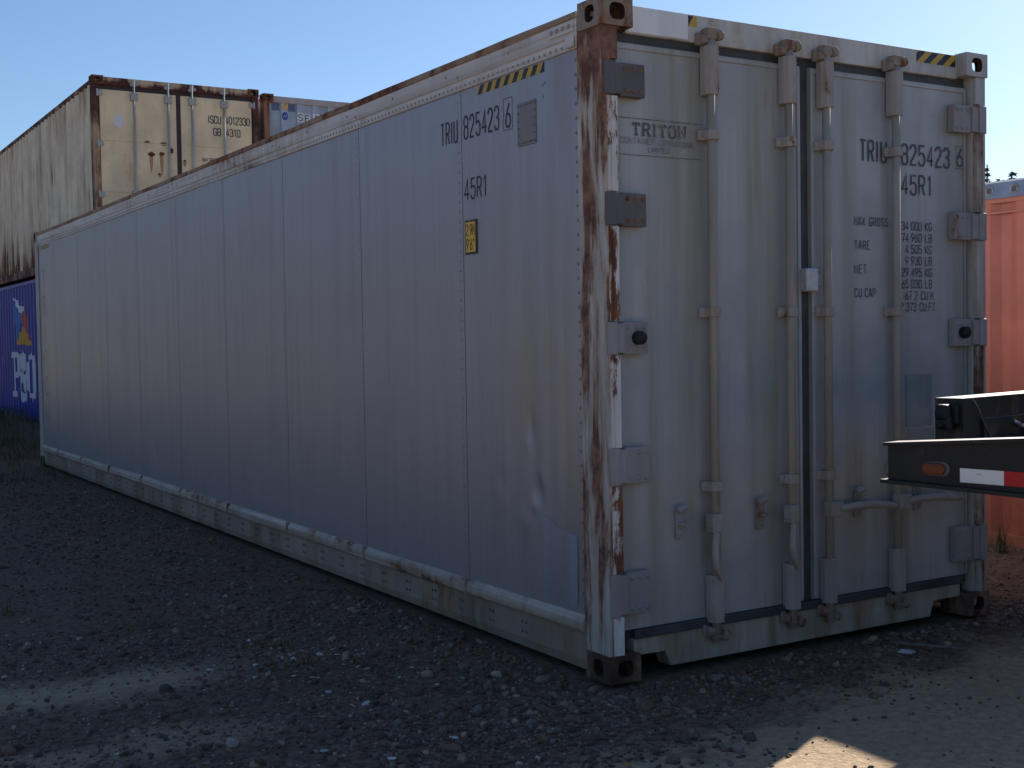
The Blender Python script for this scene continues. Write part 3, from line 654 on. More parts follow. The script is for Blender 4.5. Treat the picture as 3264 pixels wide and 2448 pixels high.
for st, zz in (('2.9M', 1.992), ("9'6\"", 1.920)):
    mb = MB(); text(mb, st, (XP - .0066, 1.200, zz), SU, DW, SN, .052, .082, .75, 1.6, lift=.0006); mb.build('plate_lettering', M['black_film'], pl)
def tape_side(y, z, L, h, k, lean, pk, first):
    mb = MB(); stripes(mb, (XP, y, z), SU, DW, SN, L, h, k, lean, 0, 1, first)
    mb.v = [(XP, v[1], v[2]) for v in mb.v]; on_panel(mb, pk)
    o = mb.build('hazard_tape', [M['yellow'], M['black_film']], panels[pk]); weld(o); return o
tape_side(1.076, 2.668, .605, .044, 15, .03, 0, 1); tape_side(11.86, 2.655, .50, .05, 12, .03, 9, 1)
mb = MB(); mb.box((XP - .004, .545, 2.362), (XP - .001, .705, 2.562)); pt = mb.build('repair_patch', M['alu_patch'], P0, .002)
mb = MB()
for k in range(6):
    for a in (.557, .693): mb.dome((XP - .0065, a, 2.376 + k * .0345), (-1,0,0), .005, .003, 6)
for k in range(1, 5):
    for z in (2.376, 2.548): mb.dome((XP - .0065, .557 + k * .0272, z), (-1,0,0), .005, .003, 6)
mb.build('rivet_row', M['casting'], pt, kind='stuff')
mb = MB(); mb.prism([(-.535,.285),(-.262,.290),(-.258,.60),(-.40,.625),(-.47,.655),(-.545,.662),(-.525,.56)], (XP - .0045, 0, 0), (0,-1,0), (0,0,1), (.003, 0, 0)); mb.build('lower_patch', M['alu_scraped'], P0)
zt = 2.19
for c in 'TRITON': side_text(c, 11.80, zt, .215, .15, 9, 'ink_brown', 1.0, name='owner_letter'); zt -= .325
#CONTINUE
# ------------------------------------------------------------------ corrugated steel containers
def corr_profile(L, period, depth, start=0.0, duty=.5, slope=.068):
    """(s, d) polyline of a trapezoidal sheet, d = 0 outer crest, d = depth in the troughs"""
    pts = [(0.0, 0.0)]; s = start
    flat = (period - 2 * slope) * duty; tr = period - 2 * slope - flat
    while s + period < L:
        pts += [(s + flat, 0.0), (s + flat + slope, depth), (s + flat + slope + tr, depth), (s + period, 0.0)]; s += period
    pts.append((L, 0.0)); return pts
def prof_at(pts):
    S_ = np.array([p[0] for p in pts]); D_ = np.array([p[1] for p in pts]); return lambda s: float(np.interp(s, S_, D_))
def corr_wall(mb, pts, o, u, inn, z0, z1):
    o, u, inn = Vector(o), Vector(u), Vector(inn); vs = []
    for s, d in pts:
        a = o + u*s + inn*d; vs += [(a.x, a.y, z0), (a.x, a.y, z1)]
    mb.add(vs, [(2*i, 2*i+2, 2*i+3, 2*i+1) for i in range(len(pts) - 1)])
def iso_box(label, name, cat_loc, mats, L=12.192, H=2.591, group=None, side_pts=None, front='doors', door_build=None, castmat=None, zoff=0):
    """container frame in local axes: door end at y=0, long sides at x=0 and x=W, parts as children"""
    W = 2.438; t = thing(name, label, 'container', cat_loc, 0, group); cm = castmat or [mats['post'], M['casting_hole']]
    pts = side_pts or corr_profile(L - .36, .278, .036, .07)
    for sx in (0, 1):
        mb = MB(); corr_wall(mb, pts, (.012 if sx == 0 else W - .012, .18, 0), (0,1,0), (1 if sx == 0 else -1, 0, 0), .15, H - .10); mb.build('side_wall', mats['side'], t)
        X = (lambda a: a) if sx == 0 else (lambda a: W - a)
        def bx(mb, a, b):
            x0, x1 = sorted((X(a[0]), X(b[0]))); mb.box((x0, a[1], a[2]), (x1, b[1], b[2]))
        mb = MB(); bx(mb, (.006, .17, H - .105), (.066, L - .17, H - .045)); mb.build('top_rail', mats['rail'], t, .004)
        mb = MB(); bx(mb, (.006, .17, .025), (.05, L - .17, .155)); mb.build('bottom_rail', mats['rail'], t, .004)
        for yy in (0, 1):
            mb = MB(); y0, y1 = (.008, .165) if yy == 0 else (L - .165, L - .008)
            bx(mb, (.006, y0, .118), (.095, y1, H - .118)); mb.build('corner_post', mats['post'], t, .006)
            for zz, fz in ((0, -1), (H - .118, 1)): casting(t, X(0) if sx == 0 else W - .162, 0 if yy == 0 else L - .178, zz, -1 if sx == 0 else 1, -1 if yy == 0 else 1, fz, cm)
    mb = MB(); mb.box((.05, .1, H - .062), (W - .05, L - .1, H - .036)); mb.build('roof', mats['side'], t)
    mb = MB(); mb.box((.055, .16, .10), (W - .055, L - .1, .14)); mb.build('floor', mats['rail'], t)
    e = corr_profile(W - .19, .25, .045, .0)
    mb = MB(); corr_wall(mb, e, (W - .095, L - .02, 0), (-1,0,0), (0,-1,0), .12, H - .08); mb.build('end_wall', mats['side'], t)
    mb = MB(); mb.box((.162, L - .07, H - .115), (W - .162, L - .012, H - .03)); mb.box((.162, L - .07, .02), (W - .162, L - .012, .13)); mb.build('end_rail', mats['rail'], t, .004)
    return t

# ---- cream stacked container, door end towards the camera
BX, BY, BZ, BH = 1.14, 13.823, 2.683, 2.591
cream = iso_box('cream container streaked with rust, on top of the deep blue one', 'stacked_container', (BX, BY, BZ),
                dict(side=M['beige_side'], rail=M['beige_rust'], post=M['beige_rust']), castmat=[M['rust_hole'], M['casting_hole']])
zc = BH
mb = MB(); mb.box((.162, .02, zc - .125), (2.276, .14, zc - .012)); mb.build('door_header', M['beige_header'], cream, .004)
mb = MB(); mb.box((.162, .02, .01), (2.276, .14, .15)); mb.build('door_sill', M['beige_rust'], cream, .004)
mb = MB(); mb.box((.095, .060, .15), (2.343, .12, zc - .125)); mb.build('door_gasket', M['beige_seal'], cream)
cdoors = []
for x0, x1 in ((.108, 1.192), (1.262, 2.330)):
    mb = MB(); mb.box((x0, .040, .165), (x1, .075, zc - .185))
    dr = mb.build('door', M['beige'], cream, .003); cdoors.append(dr)
    for zz in (.92, 1.64):
        mb = MB(); a, b = x0 + .085, x1 - .10
        # recessed swage: sloped lips either side of a set-back strip
        mb.add([(a, .0385, zz - .055), (b, .0385, zz - .055), (b, .046, zz - .03), (a, .046, zz - .03), (b, .046, zz + .03), (a, .046, zz + .03), (b, .0300, zz + .05), (a, .0300, zz + .05), (b, .0390, zz + .056), (a, .0390, zz + .056)],
               [(0,1,2,3), (3,2,4,5), (5,4,6,7), (7,6,8,9)]); mb.build('swage', M['beige'], dr)
for xr in (.583, 1.07, 1.42, 1.90):
    mb = MB(); mb.tube([(xr, .005, .05), (xr, .005, zc - .03)], .0175, 12); rod = mb.build('lock_rod', M['beige_rod'], cream)
    for p in rod.data.polygons: p.use_smooth = len(p.vertices) == 4
    for zz in (zc - .27, .95, .30):
        mb = MB(); mb.box((xr - .05, -.016, zz - .05), (xr + .05, .039, zz + .05)); 
        for dx in (-.042, .042):
            for dz in (-.04, .04): mb.dome((xr + dx, -.016, zz + dz), (0,-1,0), .012, .01, 6)
        mb.build('rod_bracket', M['beige_rod'], rod, .004)
    mb = MB(); mb.box((xr - .03, -.01, zc - .12), (xr + .03, .021, zc - .03)); mb.tube([(xr - .055, .0, zc - .10), (xr - .03, .0, zc - .10)], .02, 8); mb.tube([(xr + .03, .0, zc - .085), (xr + .06, .0, zc - .085)], .024, 8); mb.build('rod_cam', M['beige_rod'], rod, .004)
    mb = MB(); mb.tube([(xr, -.02, .80), (xr + .1, -.03, .80), (xr + .42, -.03, .79)], .014, 8); mb.build('rod_handle', M['beige_rod'], rod)
for sx in (0, 1):
    X = (lambda a: a) if sx == 0 else (lambda a: 2.438 - a)
    for zz in (.22, .93, 1.64, 2.35):
        mb = MB(); x0, x1 = sorted((X(.06), X(.15))); mb.box((x0, .012, zz - .035), (x1, .039, zz + .035)); mb.tube([(X(.075), .012, zz - .05), (X(.075), .012, zz + .05)], .017, 8); mb.build('hinge', M['beige_rod'], cream, .004)
def flat_text(s, o, h, w, mat, parent, t=.95, gap=1.6, name='serial_lettering', u=DU, n=DN, lift=.0015):
    mb = MB(); text(mb, s, o, u, DW, n, h, w, t, gap, lift=lift); return mb.build(name, mat, parent)
flat_text('ISCU', (1.665, .0395, 2.046), .105, .19, M['ink'], cdoors[1]); flat_text('4012330', (1.925, .0395, 2.048), .105, .37, M['ink'], cdoors[1])
flat_text('GB', (1.745, .0395, 1.868), .105, .105, M['ink'], cdoors[1]); flat_text('4310', (1.93, .0395, 1.868), .105, .215, M['ink'], cdoors[1])
flat_text('MAX', (1.56, .0395, 1.475), .052, .085, M['ink'], cdoors[1]); flat_text('GROSS', (1.665, .0395, 1.475), .052, .145, M['ink'], cdoors[1])
mb = MB(); mb.add([(.37 + .066 * math.cos(a), .0385, 1.972 + .088 * math.sin(a)) for a in [2*PI*k/24 for k in range(24)]], [tuple(range(24))]); mb.build('round_sticker', M['sticker'], cdoors[0])
def blob(mb, cx, cz, rx, rz, y, seed, n=16, mi=0):
    r = random.Random(seed); mb.add([(cx + rx*math.cos(2*PI*k/n)*r.uniform(.65, 1.15), y, cz + rz*math.sin(2*PI*k/n)*r.uniform(.65, 1.15)) for k in range(n)], [tuple(range(n))], mi)
for bxx, bzz, rx, rz, run in ((.765, 1.70, .045, .022, 0), (1.00, 1.695, .055, .028, 0), (.815, 1.535, .055, .038, .28), (.965, 1.545, .05, .032, .33), (.93, 1.255, .02, .02, .05), (1.115, 1.60, .03, .05, 0), (1.30, 1.47, .018, .02, .1)):
    mb = MB(); blob(mb, bxx, bzz, rx, rz, .0372, int(bxx * 1000)); mb.build('rust_blister', M['rust_hole'], cdoors[0 if bxx < 1.2 else 1])
    if run:
        mb = MB(); mb.add([(bxx - .03, .0384, bzz), (bxx + .03, .0384, bzz), (bxx + .022, .0384, bzz - run * .6), (bxx, .0384, bzz - run), (bxx - .018, .0384, bzz - run * .65)], [(0,1,2,3,4)]); mb.build('rust_run', M['rust_run'], cdoors[0 if bxx < 1.2 else 1])

# ---- blue container under it, company flag and letters painted over the corrugations
blue_pts = corr_profile(12.192 - .36, .278, .036, .07); bprof = prof_at(blue_pts)
blue = iso_box('deep blue container with flag emblem and white letters, under the cream one', 'stacked_container', (BX, BY, .092),
               dict(side=M['blue'], rail=M['blue'], post=M['blue']), side_pts=blue_pts)
mb = MB(); mb.box((.162, .02, 2.46), (2.276, .14, 2.58)); mb.box((.162, .02, .02), (2.276, .14, .15)); mb.build('door_frame', M['blue'], blue, .004)
for x0, x1 in ((.10, 1.21), (1.228, 2.338)):
    mb = MB(); mb.box((x0, .04, .15), (x1, .08, 2.46)); dr = mb.build('door', M['blue'], blue, .003)
    for xr in (x0 + .38, x0 + .85):
        mb = MB(); mb.tube([(xr, .012, .06), (xr, .012, 2.53)], .017, 10); mb.build('lock_rod', M['beige_rod'], dr)
def conform(mb, polys, y_off, z_off, mi=0, step=.03):
    """flat print carried over the corrugations: polygons given in world (y, z), sliced along y"""
    for poly in polys:
        y0 = min(p[0] for p in poly); y1 = max(p[0] for p in poly)
        cuts = sorted(set([y0, y1] + [BY + .18 + s for s, d in blue_pts if y0 < BY + .18 + s < y1] + list(np.arange(y0, y1, step))))
        def span(yv):
            zz = []
            for a, b in zip(poly, poly[1:] + poly[:1]):
                if (a[0] <= yv) != (b[0] <= yv): zz.append(a[1] + (yv - a[0]) / (b[0] - a[0]) * (b[1] - a[1]))
            return sorted(zz)
        for a, b in zip(cuts[:-1], cuts[1:]):
            if b - a < 1e-4: continue
            e = (b - a) * .002; sa, sb = span(a + e), span(b - e)
            if len(sa) != len(sb): sa = sb = span((a + b) / 2)
            for k in range(0, len(sa) - 1, 2):
                xa = .012 + bprof(a - BY - .18) - .002; xb = .012 + bprof(b - BY - .18) - .002
                mb.quad((xa, a - y_off, sa[k] - z_off), (xb, b - y_off, sb[k] - z_off), (xb, b - y_off, sb[k+1] - z_off), (xa, a - y_off, sa[k+1] - z_off), mi)
def decal(name, polys, mat):
    mb = MB(); conform(mb, polys, BY, .092); return mb.build(name, mat, blue)
decal('flag_white', [[(20.60,2.42),(20.32,2.36),(20.0,2.33),(19.9,2.23),(19.42,2.20),(19.75,2.06),(20.05,2.15),(20.3,2.27)]], M['logo_white'])
decal('flag_blue', [[(20.56,2.28),(20.28,2.25),(20.05,2.14),(19.80,2.05),(20.05,1.62),(20.27,1.60),(20.47,1.95)]], M['logo_blue'])
decal('flag_red', [[(19.73,2.05),(19.42,2.19),(19.28,1.95),(19.0,1.62),(19.32,1.73),(19.60,1.86)]], M['logo_red'])
decal('flag_yellow', [[(19.60,1.85),(19.30,1.72),(19.05,1.60),(18.80,1.52),(19.2,1.50),(19.6,1.53),(20.32,1.52),(20.12,1.68)]], M['logo_yellow'])
Pp = [[(20.93,1.39),(20.20,1.39),(20.12,1.33),(20.12,.98),(20.20,.91),(20.47,.91),(20.47,.66),(20.42,.66),(20.42,.55),(20.80,.55),(20.80,.66),(20.72,.66),(20.72,1.28),(20.93,1.28)]]
Ph = [(20.47,1.29),(20.37,1.24),(20.37,1.04),(20.47,1.02)]
Oo = [(19.36,1.18),(19.16,1.33),(19.05,1.33),(19.02,1.40),(18.84,1.40),(18.82,1.33),(18.70,1.32),(18.52,1.18),(18.52,.72),(18.70,.58),(18.80,.57),(18.84,.49),(19.0,.49),(19.04,.58),(19.16,.58),(19.36,.72)]
Oh = [(19.06,1.26),(18.82,1.26),(18.80,.66),(19.08,.66)]
def holed(outer, hole):      # even-odd in span(): a bridge-free outline with its counter
    return outer, hole
def decal_holed(name, outer, hole, mat):
    mb = MB(); y0 = min(p[0] for p in outer); y1 = max(p[0] for p in outer)
    h0 = min(p[0] for p in hole); h1 = max(p[0] for p in hole)
    def clip(poly, lo, hi):
        out = poly
        for lim, sgn in ((lo, 1), (hi, -1)):
            q = []
            for a, b in zip(out, out[1:] + out[:1]):
                fa = sgn * (a[0] - lim) >= 0; fb = sgn * (b[0] - lim) >= 0
                if fa: q.append(a)
                if fa != fb: tt = (lim - a[0]) / (b[0] - a[0]); q.append((lim, a[1] + tt * (b[1] - a[1])))
            out = q
        return out
    zm = sum(p[1] for p in hole) / len(hole); zt = max(p[1] for p in hole); zb = min(p[1] for p in hole)
    conform(mb, [clip(outer, y0, h0), clip(outer, h1, y1)], BY, .092)
    mid = clip(outer, h0, h1)
    def cz(poly, lim, sgn):
        q = []
        for a, b in zip(poly, poly[1:] + poly[:1]):
            fa = sgn * (a[1] - lim) >= 0; fb = sgn * (b[1] - lim) >= 0
            if fa: q.append(a)
            if fa != fb: tt = (lim - a[1]) / (b[1] - a[1]); q.append((a[0] + tt * (b[0] - a[0]), lim))
        return q
    conform(mb, [cz(mid, zt, 1), cz(mid, zb, -1)], BY, .092)
    return mb.build(name, mat, blue)
decal_holed('company_letter', Pp[0], Ph, M['logo_white']); decal_holed('company_letter', Oo, Oh, M['logo_white'])
amp = [(3.5,1.2),(2.9,.2),(1.2,-.1),(.2,.9),(.2,2.2),(1.0,3.2),(2.4,4.6),(2.6,5.9),(1.9,6.7),(1.1,6.0),(1.2,5.0),(3.7,.1)]
aq = [[(20.05 - q.x * .165, .55 + q.y * .122) for q in quad] for quad in stroke_quads(amp, 1.15)] + [[(19.62,.98),(19.36,1.06),(19.36,.9),(19.56,.88)]]
decal('company_letter', aq, M['logo_white'])

# ---- grey-blue container beside it (its closed end faces the camera) and the one it stands on
SX, SY, SZ = 3.668, 13.87, 2.651
for nm, lab, zz, mats in (('stacked_container', 'grey-blue container with white letter plates, right beside the cream one', SZ, dict(side=M['sea'], rail=M['sea_rail'], post=M['sea_post'])),
                          ('stacked_container', 'plain brown container underneath the grey-blue container with letter plates', .06, dict(side=M['brown'], rail=M['brown'], post=M['brown']))):
    g = iso_box(lab, nm, (SX, SY, zz), mats, castmat=[M['rust_hole'], M['casting_hole']] if zz > 1 else None)
    pts = [(.0, .045), (.055, .045)]; s = .13 - .09
    pts = [(0, .045)]
    for k in range(9):
        a = .185 + k * .255
        pts += [(a - .0, .045), (a + .012, 0.0), (a + .122, 0.0), (a + .134, .045)]
    pts = [p for p in pts if p[0] < 2.24] + [(2.248, .045)]
    mb = MB(); corr_wall(mb, pts, (.095, .030, 0), (1,0,0), (0,1,0), .12, 2.475); ew = mb.build('front_wall', mats['side'], g)
    mb = MB(); mb.box((.162, .012, 2.475), (2.276, .09, 2.565)); mb.build('front_top_rail', mats['rail'], g, .004)
    mb = MB(); mb.box((.162, .012, .02), (2.276, .09, .125)); mb.build('front_bottom_rail', mats['rail'], g, .004)
    if zz > 1:
        for k, c in enumerate('SEALAND'):
            crest = k % 2 == 0; xa = .095 + .185 + .255 + .012 + (k // 2) * .255 + (.0 if crest else .128)
            yy = .030 - .0015 if crest else .075 - .0015
            mb = MB(); mb.quad((xa + .004, yy, 2.205), (xa + .104, yy, 2.205), (xa + .104, yy, 2.345), (xa + .004, yy, 2.345)); pl = mb.build('letter_plate', M['plate_white'], ew)
            mb = MB(); text(mb, c, (xa + .022, yy - .001, 2.225), DU, DW, DN, .095, .062, 1.1, 1.2); mb.build('letter', M['ink'], pl)
        mb = MB(); cx = .095 + .185 + .067; mb.add([(cx + .05*math.cos(2*PI*k/20), .0285, 2.275 + .062*math.sin(2*PI*k/20)) for k in range(20)], [tuple(range(20))]); lg = mb.build('round_emblem', M['round_logo'], ew)
        mb = MB(); mb.tube([(cx - .03, .0275, 2.25), (cx - .01, .0275, 2.30), (cx + .01, .0275, 2.26), (cx + .03, .0275, 2.295)], .005, 5); mb.build('emblem_mark', M['plate_white'], lg)
        mb = MB(); mb.quad((.15, .0735, 2.36), (.275, .0735, 2.36), (.275, .0735, 2.47), (.15, .0735, 2.47)); mb.build('paint_patch', M['sea_blue'], ew)
        mb = MB(); mb.quad((.30, .0285, 2.37), (.398, .0285, 2.37), (.398, .0285, 2.47), (.30, .0285, 2.47)); mb.build('paint_patch', M['sea_yellow'], ew)
        mb = MB(); mb.quad((.414, .0735, 2.36), (.53, .0735, 2.36), (.53, .0735, 2.47), (.414, .0735, 2.47)); mb.build('paint_patch', M['sea_blue'], ew)

# ---- orange open-top container on the right, blue tarpaulin laced over the top
OX, OY = 4.035, -2.35
orange = iso_box('faded orange container with a blue tarpaulin over its open top', 'open_top_container', (OX, OY, -.035),
                 dict(side=M['orange'], rail=M['orange_rail'], post=M['orange']), H=2.46)
mb = MB(); mb.box((.162, .02, .02), (2.276, .14, 2.44)); mb.build('end_doors', M['orange'], orange, .004)
mb = MB(); L_ = 12.192
ys = np.linspace(-.02, L_ + .02, 90); prof = [(-.012, 2.385), (-.014, 2.42), (-.008, 2.488), (.03, 2.505), (1.22, 2.58), (2.40, 2.505), (2.446, 2.488), (2.450, 2.385)]
k = len(prof); base = len(mb.v)
for yv in ys:
    for i, (x, z) in enumerate(prof):
        w = .008 * mnoise.noise((yv * 2.3, i * 1.7, 0)); mb.v.append((x + (w * .4 if i in (0, 1, 6, 7) else 0), yv, z + (w if i in (0, 7) else 0) + (.03 * mnoise.noise((yv * .9, i, 4)) if i == 4 else 0)))
for j in range(len(ys) - 1):
    for i in range(k - 1): mb.f.append((base + j*k + i, base + j*k + i + 1, base + (j+1)*k + i + 1, base + (j+1)*k + i)); mb.m.append(0)
for j, r in ((0, 1), (len(ys) - 1, 0)):
    mb.f.append(tuple(base + j*k + i for i in range(k))); mb.m.append(0)
tarp = mb.build('tarpaulin', M['tarp'], orange, smooth=False)
q = .13
while q < L_:
    mb = MB(); c = (-.0165, q, 2.437)
    mb.tube([(c[0] + .004, c[1] + .026*math.cos(a), c[2] + .026*math.sin(a)) for a in [2*PI*j/14 for j in range(15)]], .007, 6, 0, False)
    mb.add([(c[0] + .002, c[1] + .024*math.cos(a), c[2] + .024*math.sin(a)) for a in [2*PI*j/14 for j in range(14)]], [tuple(range(14))], 1)
    mb.build('eyelet', [M['eyelet'], M['eyelet_hole']], tarp); q += .191
mb = MB(); mb.box((-.002, .17, 2.285), (.04, L_ - .17, 2.298)); mb.build('lacing_bar', M['orange_rail'], orange)
mb = MB(); mb.box((.030, .17, .118), (.06, L_ - .17, .150)); mb.build('gap_shade', M['casting_hole'], orange)  # dark strip painted in for the shadow line above the bottom rail

# ------------------------------------------------------------------ black trailer at the right edge
tr = thing('trailer', 'black steel trailer with amber side lamp and red and white reflective tape', 'trailer', (.6143, -1.2963, 0), math.radians(10))
def beam_side(x0, sgn):
    X = lambda a: x0 + sgn * a
    mb = MB()
    top = [(.298, 1.0625), (-.236, 1.104), (-1.10, 1.160), (-7.4, 1.160)]; bot = [(.308, .912), (-.236, .900), (-1.0, .885), (-1.6, .76), (-7.4, .76)]
    def strip(line, dz, xa, xb, glare=False):
        for (a, za), (b, zb) in zip(line[:-1], line[1:]):
            xs = sorted((X(xa), X(xb)))
            mb.add([(xs[0], a, za), (xs[1], a, za), (xs[1], b, zb), (xs[0], b, zb), (xs[0], a, za + dz), (xs[1], a, za + dz), (xs[1], b, zb + dz), (xs[0], b, zb + dz)],
                   [(0,1,2,3), (4,5,6,7), (0,1,5,4), (1,2,6,5), (2,3,7,6), (3,0,4,7)])
            if glare: mb.quad((xs[0], a, za + .0004), (xs[1], a, za + .0004), (xs[1], b, zb + .0004), (xs[0], b, zb + .0004), 1)
    strip(top, -.012, -.022, .085, True); strip(bot, .014, -.026, .085)
    poly = [(.290, .926), (-.236, .914), (-1.0, .899), (-1.6, .774), (-7.4, .774), (-7.4, 1.148), (-1.10, 1.148), (-.236, 1.092), (.290, 1.0510)]
    xs = sorted((X(0), X(.012))); mb.prism(poly, (xs[0], 0, 0), (0,1,0), (0,0,1), (xs[1] - xs[0], 0, 0))
    return mb.build('side_beam', [M['black'], M['glare_edge']], tr)
bl = beam_side(0.0, 1); beam_side(2.44, -1)
for y0, y1, red in ((.0, -.165, 0), (-.165, -.44, 1), (-.44, -.615, 0), (-.615, -.89, 1)):
    mb = MB(); mb.box((-.0015, y1 + .0004, .935), (-.0002, y0 - .0004, .9855)); tp = mb.build('reflective_tape', M['tape_red' if red else 'tape_white'], bl)
    if not red and y0 > -.1:
        mb = MB(); mb.quad((-.002, y0 - .064, .967), (-.002, y0 - .072, .967), (-.002, y0 - .072, .9695), (-.002, y0 - .064, .9695)); mb.quad((-.002, y0 - .074, .967), (-.002, y0 - .083, .967), (-.002, y0 - .083, .9695), (-.002, y0 - .074, .9695)); mb.build('tape_mark', M['tape_mark'], tp)
def oval(cy, cz, hl, r, n=10): return [(cy + (hl - r) * (1 if c > 0 else -1) + r * math.cos(a), cz + r * math.sin(a)) for a in [PI*2*(k + .5)/(2*n) for k in range(2*n)] for c in (math.cos(a),)]
mb = MB(); mb.prism(oval(.092, .977, .056, .027), (-.006, 0, 0), (0,1,0), (0,0,1), (.006, 0, 0)); lr = mb.build('side_lamp', M['lamp_ring'], tr, .002)
mb = MB(); mb.prism(oval(.097, .977, .046, .0215), (-.018, 0, 0), (0,1,0), (0,0,1), (.012, 0, 0)); mb.build('lens', M['amber'], lr, .006)
# front box, ledge, wire, hose, coupling
mb = MB(); mb.box((.560, .297, 1.00), (1.90, .42, 1.202)); mb.quad((.562, .299, 1.2026), (1.898, .299, 1.2026), (1.898, .418, 1.2026), (.562, .418, 1.2026), 1); fb = mb.build('front_box', [M['black'], M['glare_edge']], tr)
mb = MB(); mb.box((.708, .285, 1.00), (1.88, .297, 1.113)); mb.quad((.709, .286, 1.1134), (1.879, .286, 1.1134), (1.879, .2965, 1.1134), (.709, .2965, 1.1134), 1); mb.build('ledge', [M['black'], M['glare_edge']], fb)
mb = MB(); mb.tube([(.627, .290, 1.200), (.66, .284, 1.16), (.70, .282, 1.10), (.765, .280, 1.022)], .0022, 6); mb.build('wire', M['bare_metal'], fb)
mb = MB(); mb.tube([(.940, .278, 1.092), (.965, .270, 1.082), (.990, .268, 1.070), (1.005, .262, 1.069), (1.03, .262, 1.055), (1.085, .258, 1.034), (1.16, .25, 1.00)], .0085, 8); mb.build('hose', M['bare_metal'], fb)
mb = MB(); mb.box((.53, .31, 1.10), (.562, .40, 1.178)); mb.tube([(.50, .33, 1.145), (.50, .37, 1.145)], .034, 10); mb.tube([(.508, .325, 1.105), (.508, .375, 1.105)], .030, 10); mb.box((.478, .335, 1.145), (.53, .365, 1.180)); mb.box((.505, .335, 1.080), (.545, .365, 1.10)); mb.tube([(.472, .35, 1.098), (.50, .35, 1.10)], .012, 7)
mb.build('air_coupling', M['grease'], tr, .003)
for yv in (.24, -.9, -1.9, -2.9, -3.9, -4.9, -5.9, -6.9):
    mb = MB(); mb.box((.0125, yv - .05, .925 if yv > -1 else .80), (2.4275, yv + .03, 1.02)); mb.build('crossmember', M['black'], tr, .003)
for xx in (.42, 1.95):
    mb = MB(); mb.box((xx, -2.35, .30), (xx + .11, -2.24, .82)); mb.box((xx + .015, -2.335, .07), (xx + .095, -2.255, .31)); mb.box((xx - .06, -2.42, -.01), (xx + .17, -2.17, .07)); mb.build('landing_leg', M['black'], tr, .004)
for yv in (-5.2, -6.5):
    mb = MB(); mb.tube([(.1, yv, .5), (2.34, yv, .5)], .06, 12); mb.box((.25, yv - .3, .55), (.35, yv + .3, .80)); mb.box((2.09, yv - .3, .55), (2.19, yv + .3, .80)); mb.build('axle', M['black'], tr)
    for xx in (.02, .30, 1.88, 2.16):
        prof = [(.30, .0), (.44, .0), (.50, .03), (.51, .06), (.51, .19), (.50, .22), (.44, .25), (.30, .25)]; n = 28; mb = MB()
        vs = [(xx + p[1], yv + p[0]*math.cos(2*PI*j/n), .5 + p[0]*math.sin(2*PI*j/n)) for j in range(n) for p in prof]; kk = len(prof)
        mb.add(vs, [(j*kk+i, j*kk+i+1, ((j+1) % n)*kk+i+1, ((j+1) % n)*kk+i) for j in range(n) for i in range(kk - 1)]); wh = mb.build('wheel', M['tyre'], tr)
        mb = MB(); mb.tube([(xx + .04, yv, .5), (xx + .21, yv, .5)], .30, 24); mb.build('rim', M['rim'], wh)

# ------------------------------------------------------------------ conifers beyond the yard
def leaf_mat(name, a, b):
    m, n, l, p = new_mat(name); t = NT(n, l)
    l.new(t.mix(t.ramp(t.noise(1.4, 4), .35, .65), a, b), p.inputs['Base Color']); p.inputs['Roughness'].default_value = .7
    return m
M['needles'] = leaf_mat('spruce needles', (.022, .045, .022), (.07, .10, .04)); M['needles_brown'] = leaf_mat('sparse needles', (.06, .055, .03), (.12, .10, .05)); M['bark'] = plain('bark', (.09, .065, .045), .9)
def conifer(x, y, h, rb, label, seed, dens=1.0, mat='needles'):
    r = np.random.default_rng(seed); t = thing('conifer_tree', label, 'tree', (x, y, -.05), r.random() * 6, 'conifers beyond the yard')
    mb = MB(); mb.tube([(0, 0, 0), (.05, 0, h * .5), (0, .03, h * .99)], [h * .022, h * .013, h * .003], 7); mb.build('trunk', M['bark'], t)
    V = []; z = h * .14; 
    while z < h * .985:
        f = 1 - z / h; R = rb * (f ** .85) + .10; nb = int((5 + 6 * f) * dens) + 2
        for b in range(nb):
            a = r.random() * 2 * PI; Lb = R * r.uniform(.55, 1.1); droop = r.uniform(.1, .45) * Lb; ns = max(3, int(Lb / .17))
            for s in range(ns):
                u = (s + r.random()) / ns; px, py, pz = math.cos(a)*Lb*u, math.sin(a)*Lb*u, z - droop*u*u + r.normal(0, .04)
                for q in range(3):
                    sz = r.uniform(.10, .22) * (1.15 - .4 * u); da = a + r.normal(0, .8)
                    d = np.array([math.cos(da), math.sin(da), r.normal(-.15, .35)]); d /= np.linalg.norm(d); w = np.cross(d, r.normal(0, 1, 3)); w /= np.linalg.norm(w) + 1e-6
                    p0 = np.array([px, py, pz]); V += [p0 - w*sz*.28, p0 + w*sz*.28, p0 + d*sz*1.3]
        z += h * r.uniform(.018, .030)
    V = np.array(V); o = np_mesh('crown', V, np.arange(len(V)).reshape(-1, 3), [M[mat]]); o.parent = t
D2 = 62.0
for (dx, dy, el, rb, lab, sd, dn, mt) in (
    (.7890, .6144, .1262, .62, 'thin sparse conifer top, leftmost of the trees above the orange container', 1, .55, 'needles_brown'),
    (.7945, .6073, .1150, 1.9, 'broad low conifer top between the two taller ones above the orange container', 2, .9, 'needles'),
    (.7998, .6003, .1195, 1.5, 'pointed dark conifer top, rightmost of the trees above the orange container', 3, 1.0, 'needles')):
    conifer(CP[0] + dx * D2, CP[1] + dy * D2, 1.471 + D2 * el, rb, lab, sd, dn, mt)
    D2 += 5

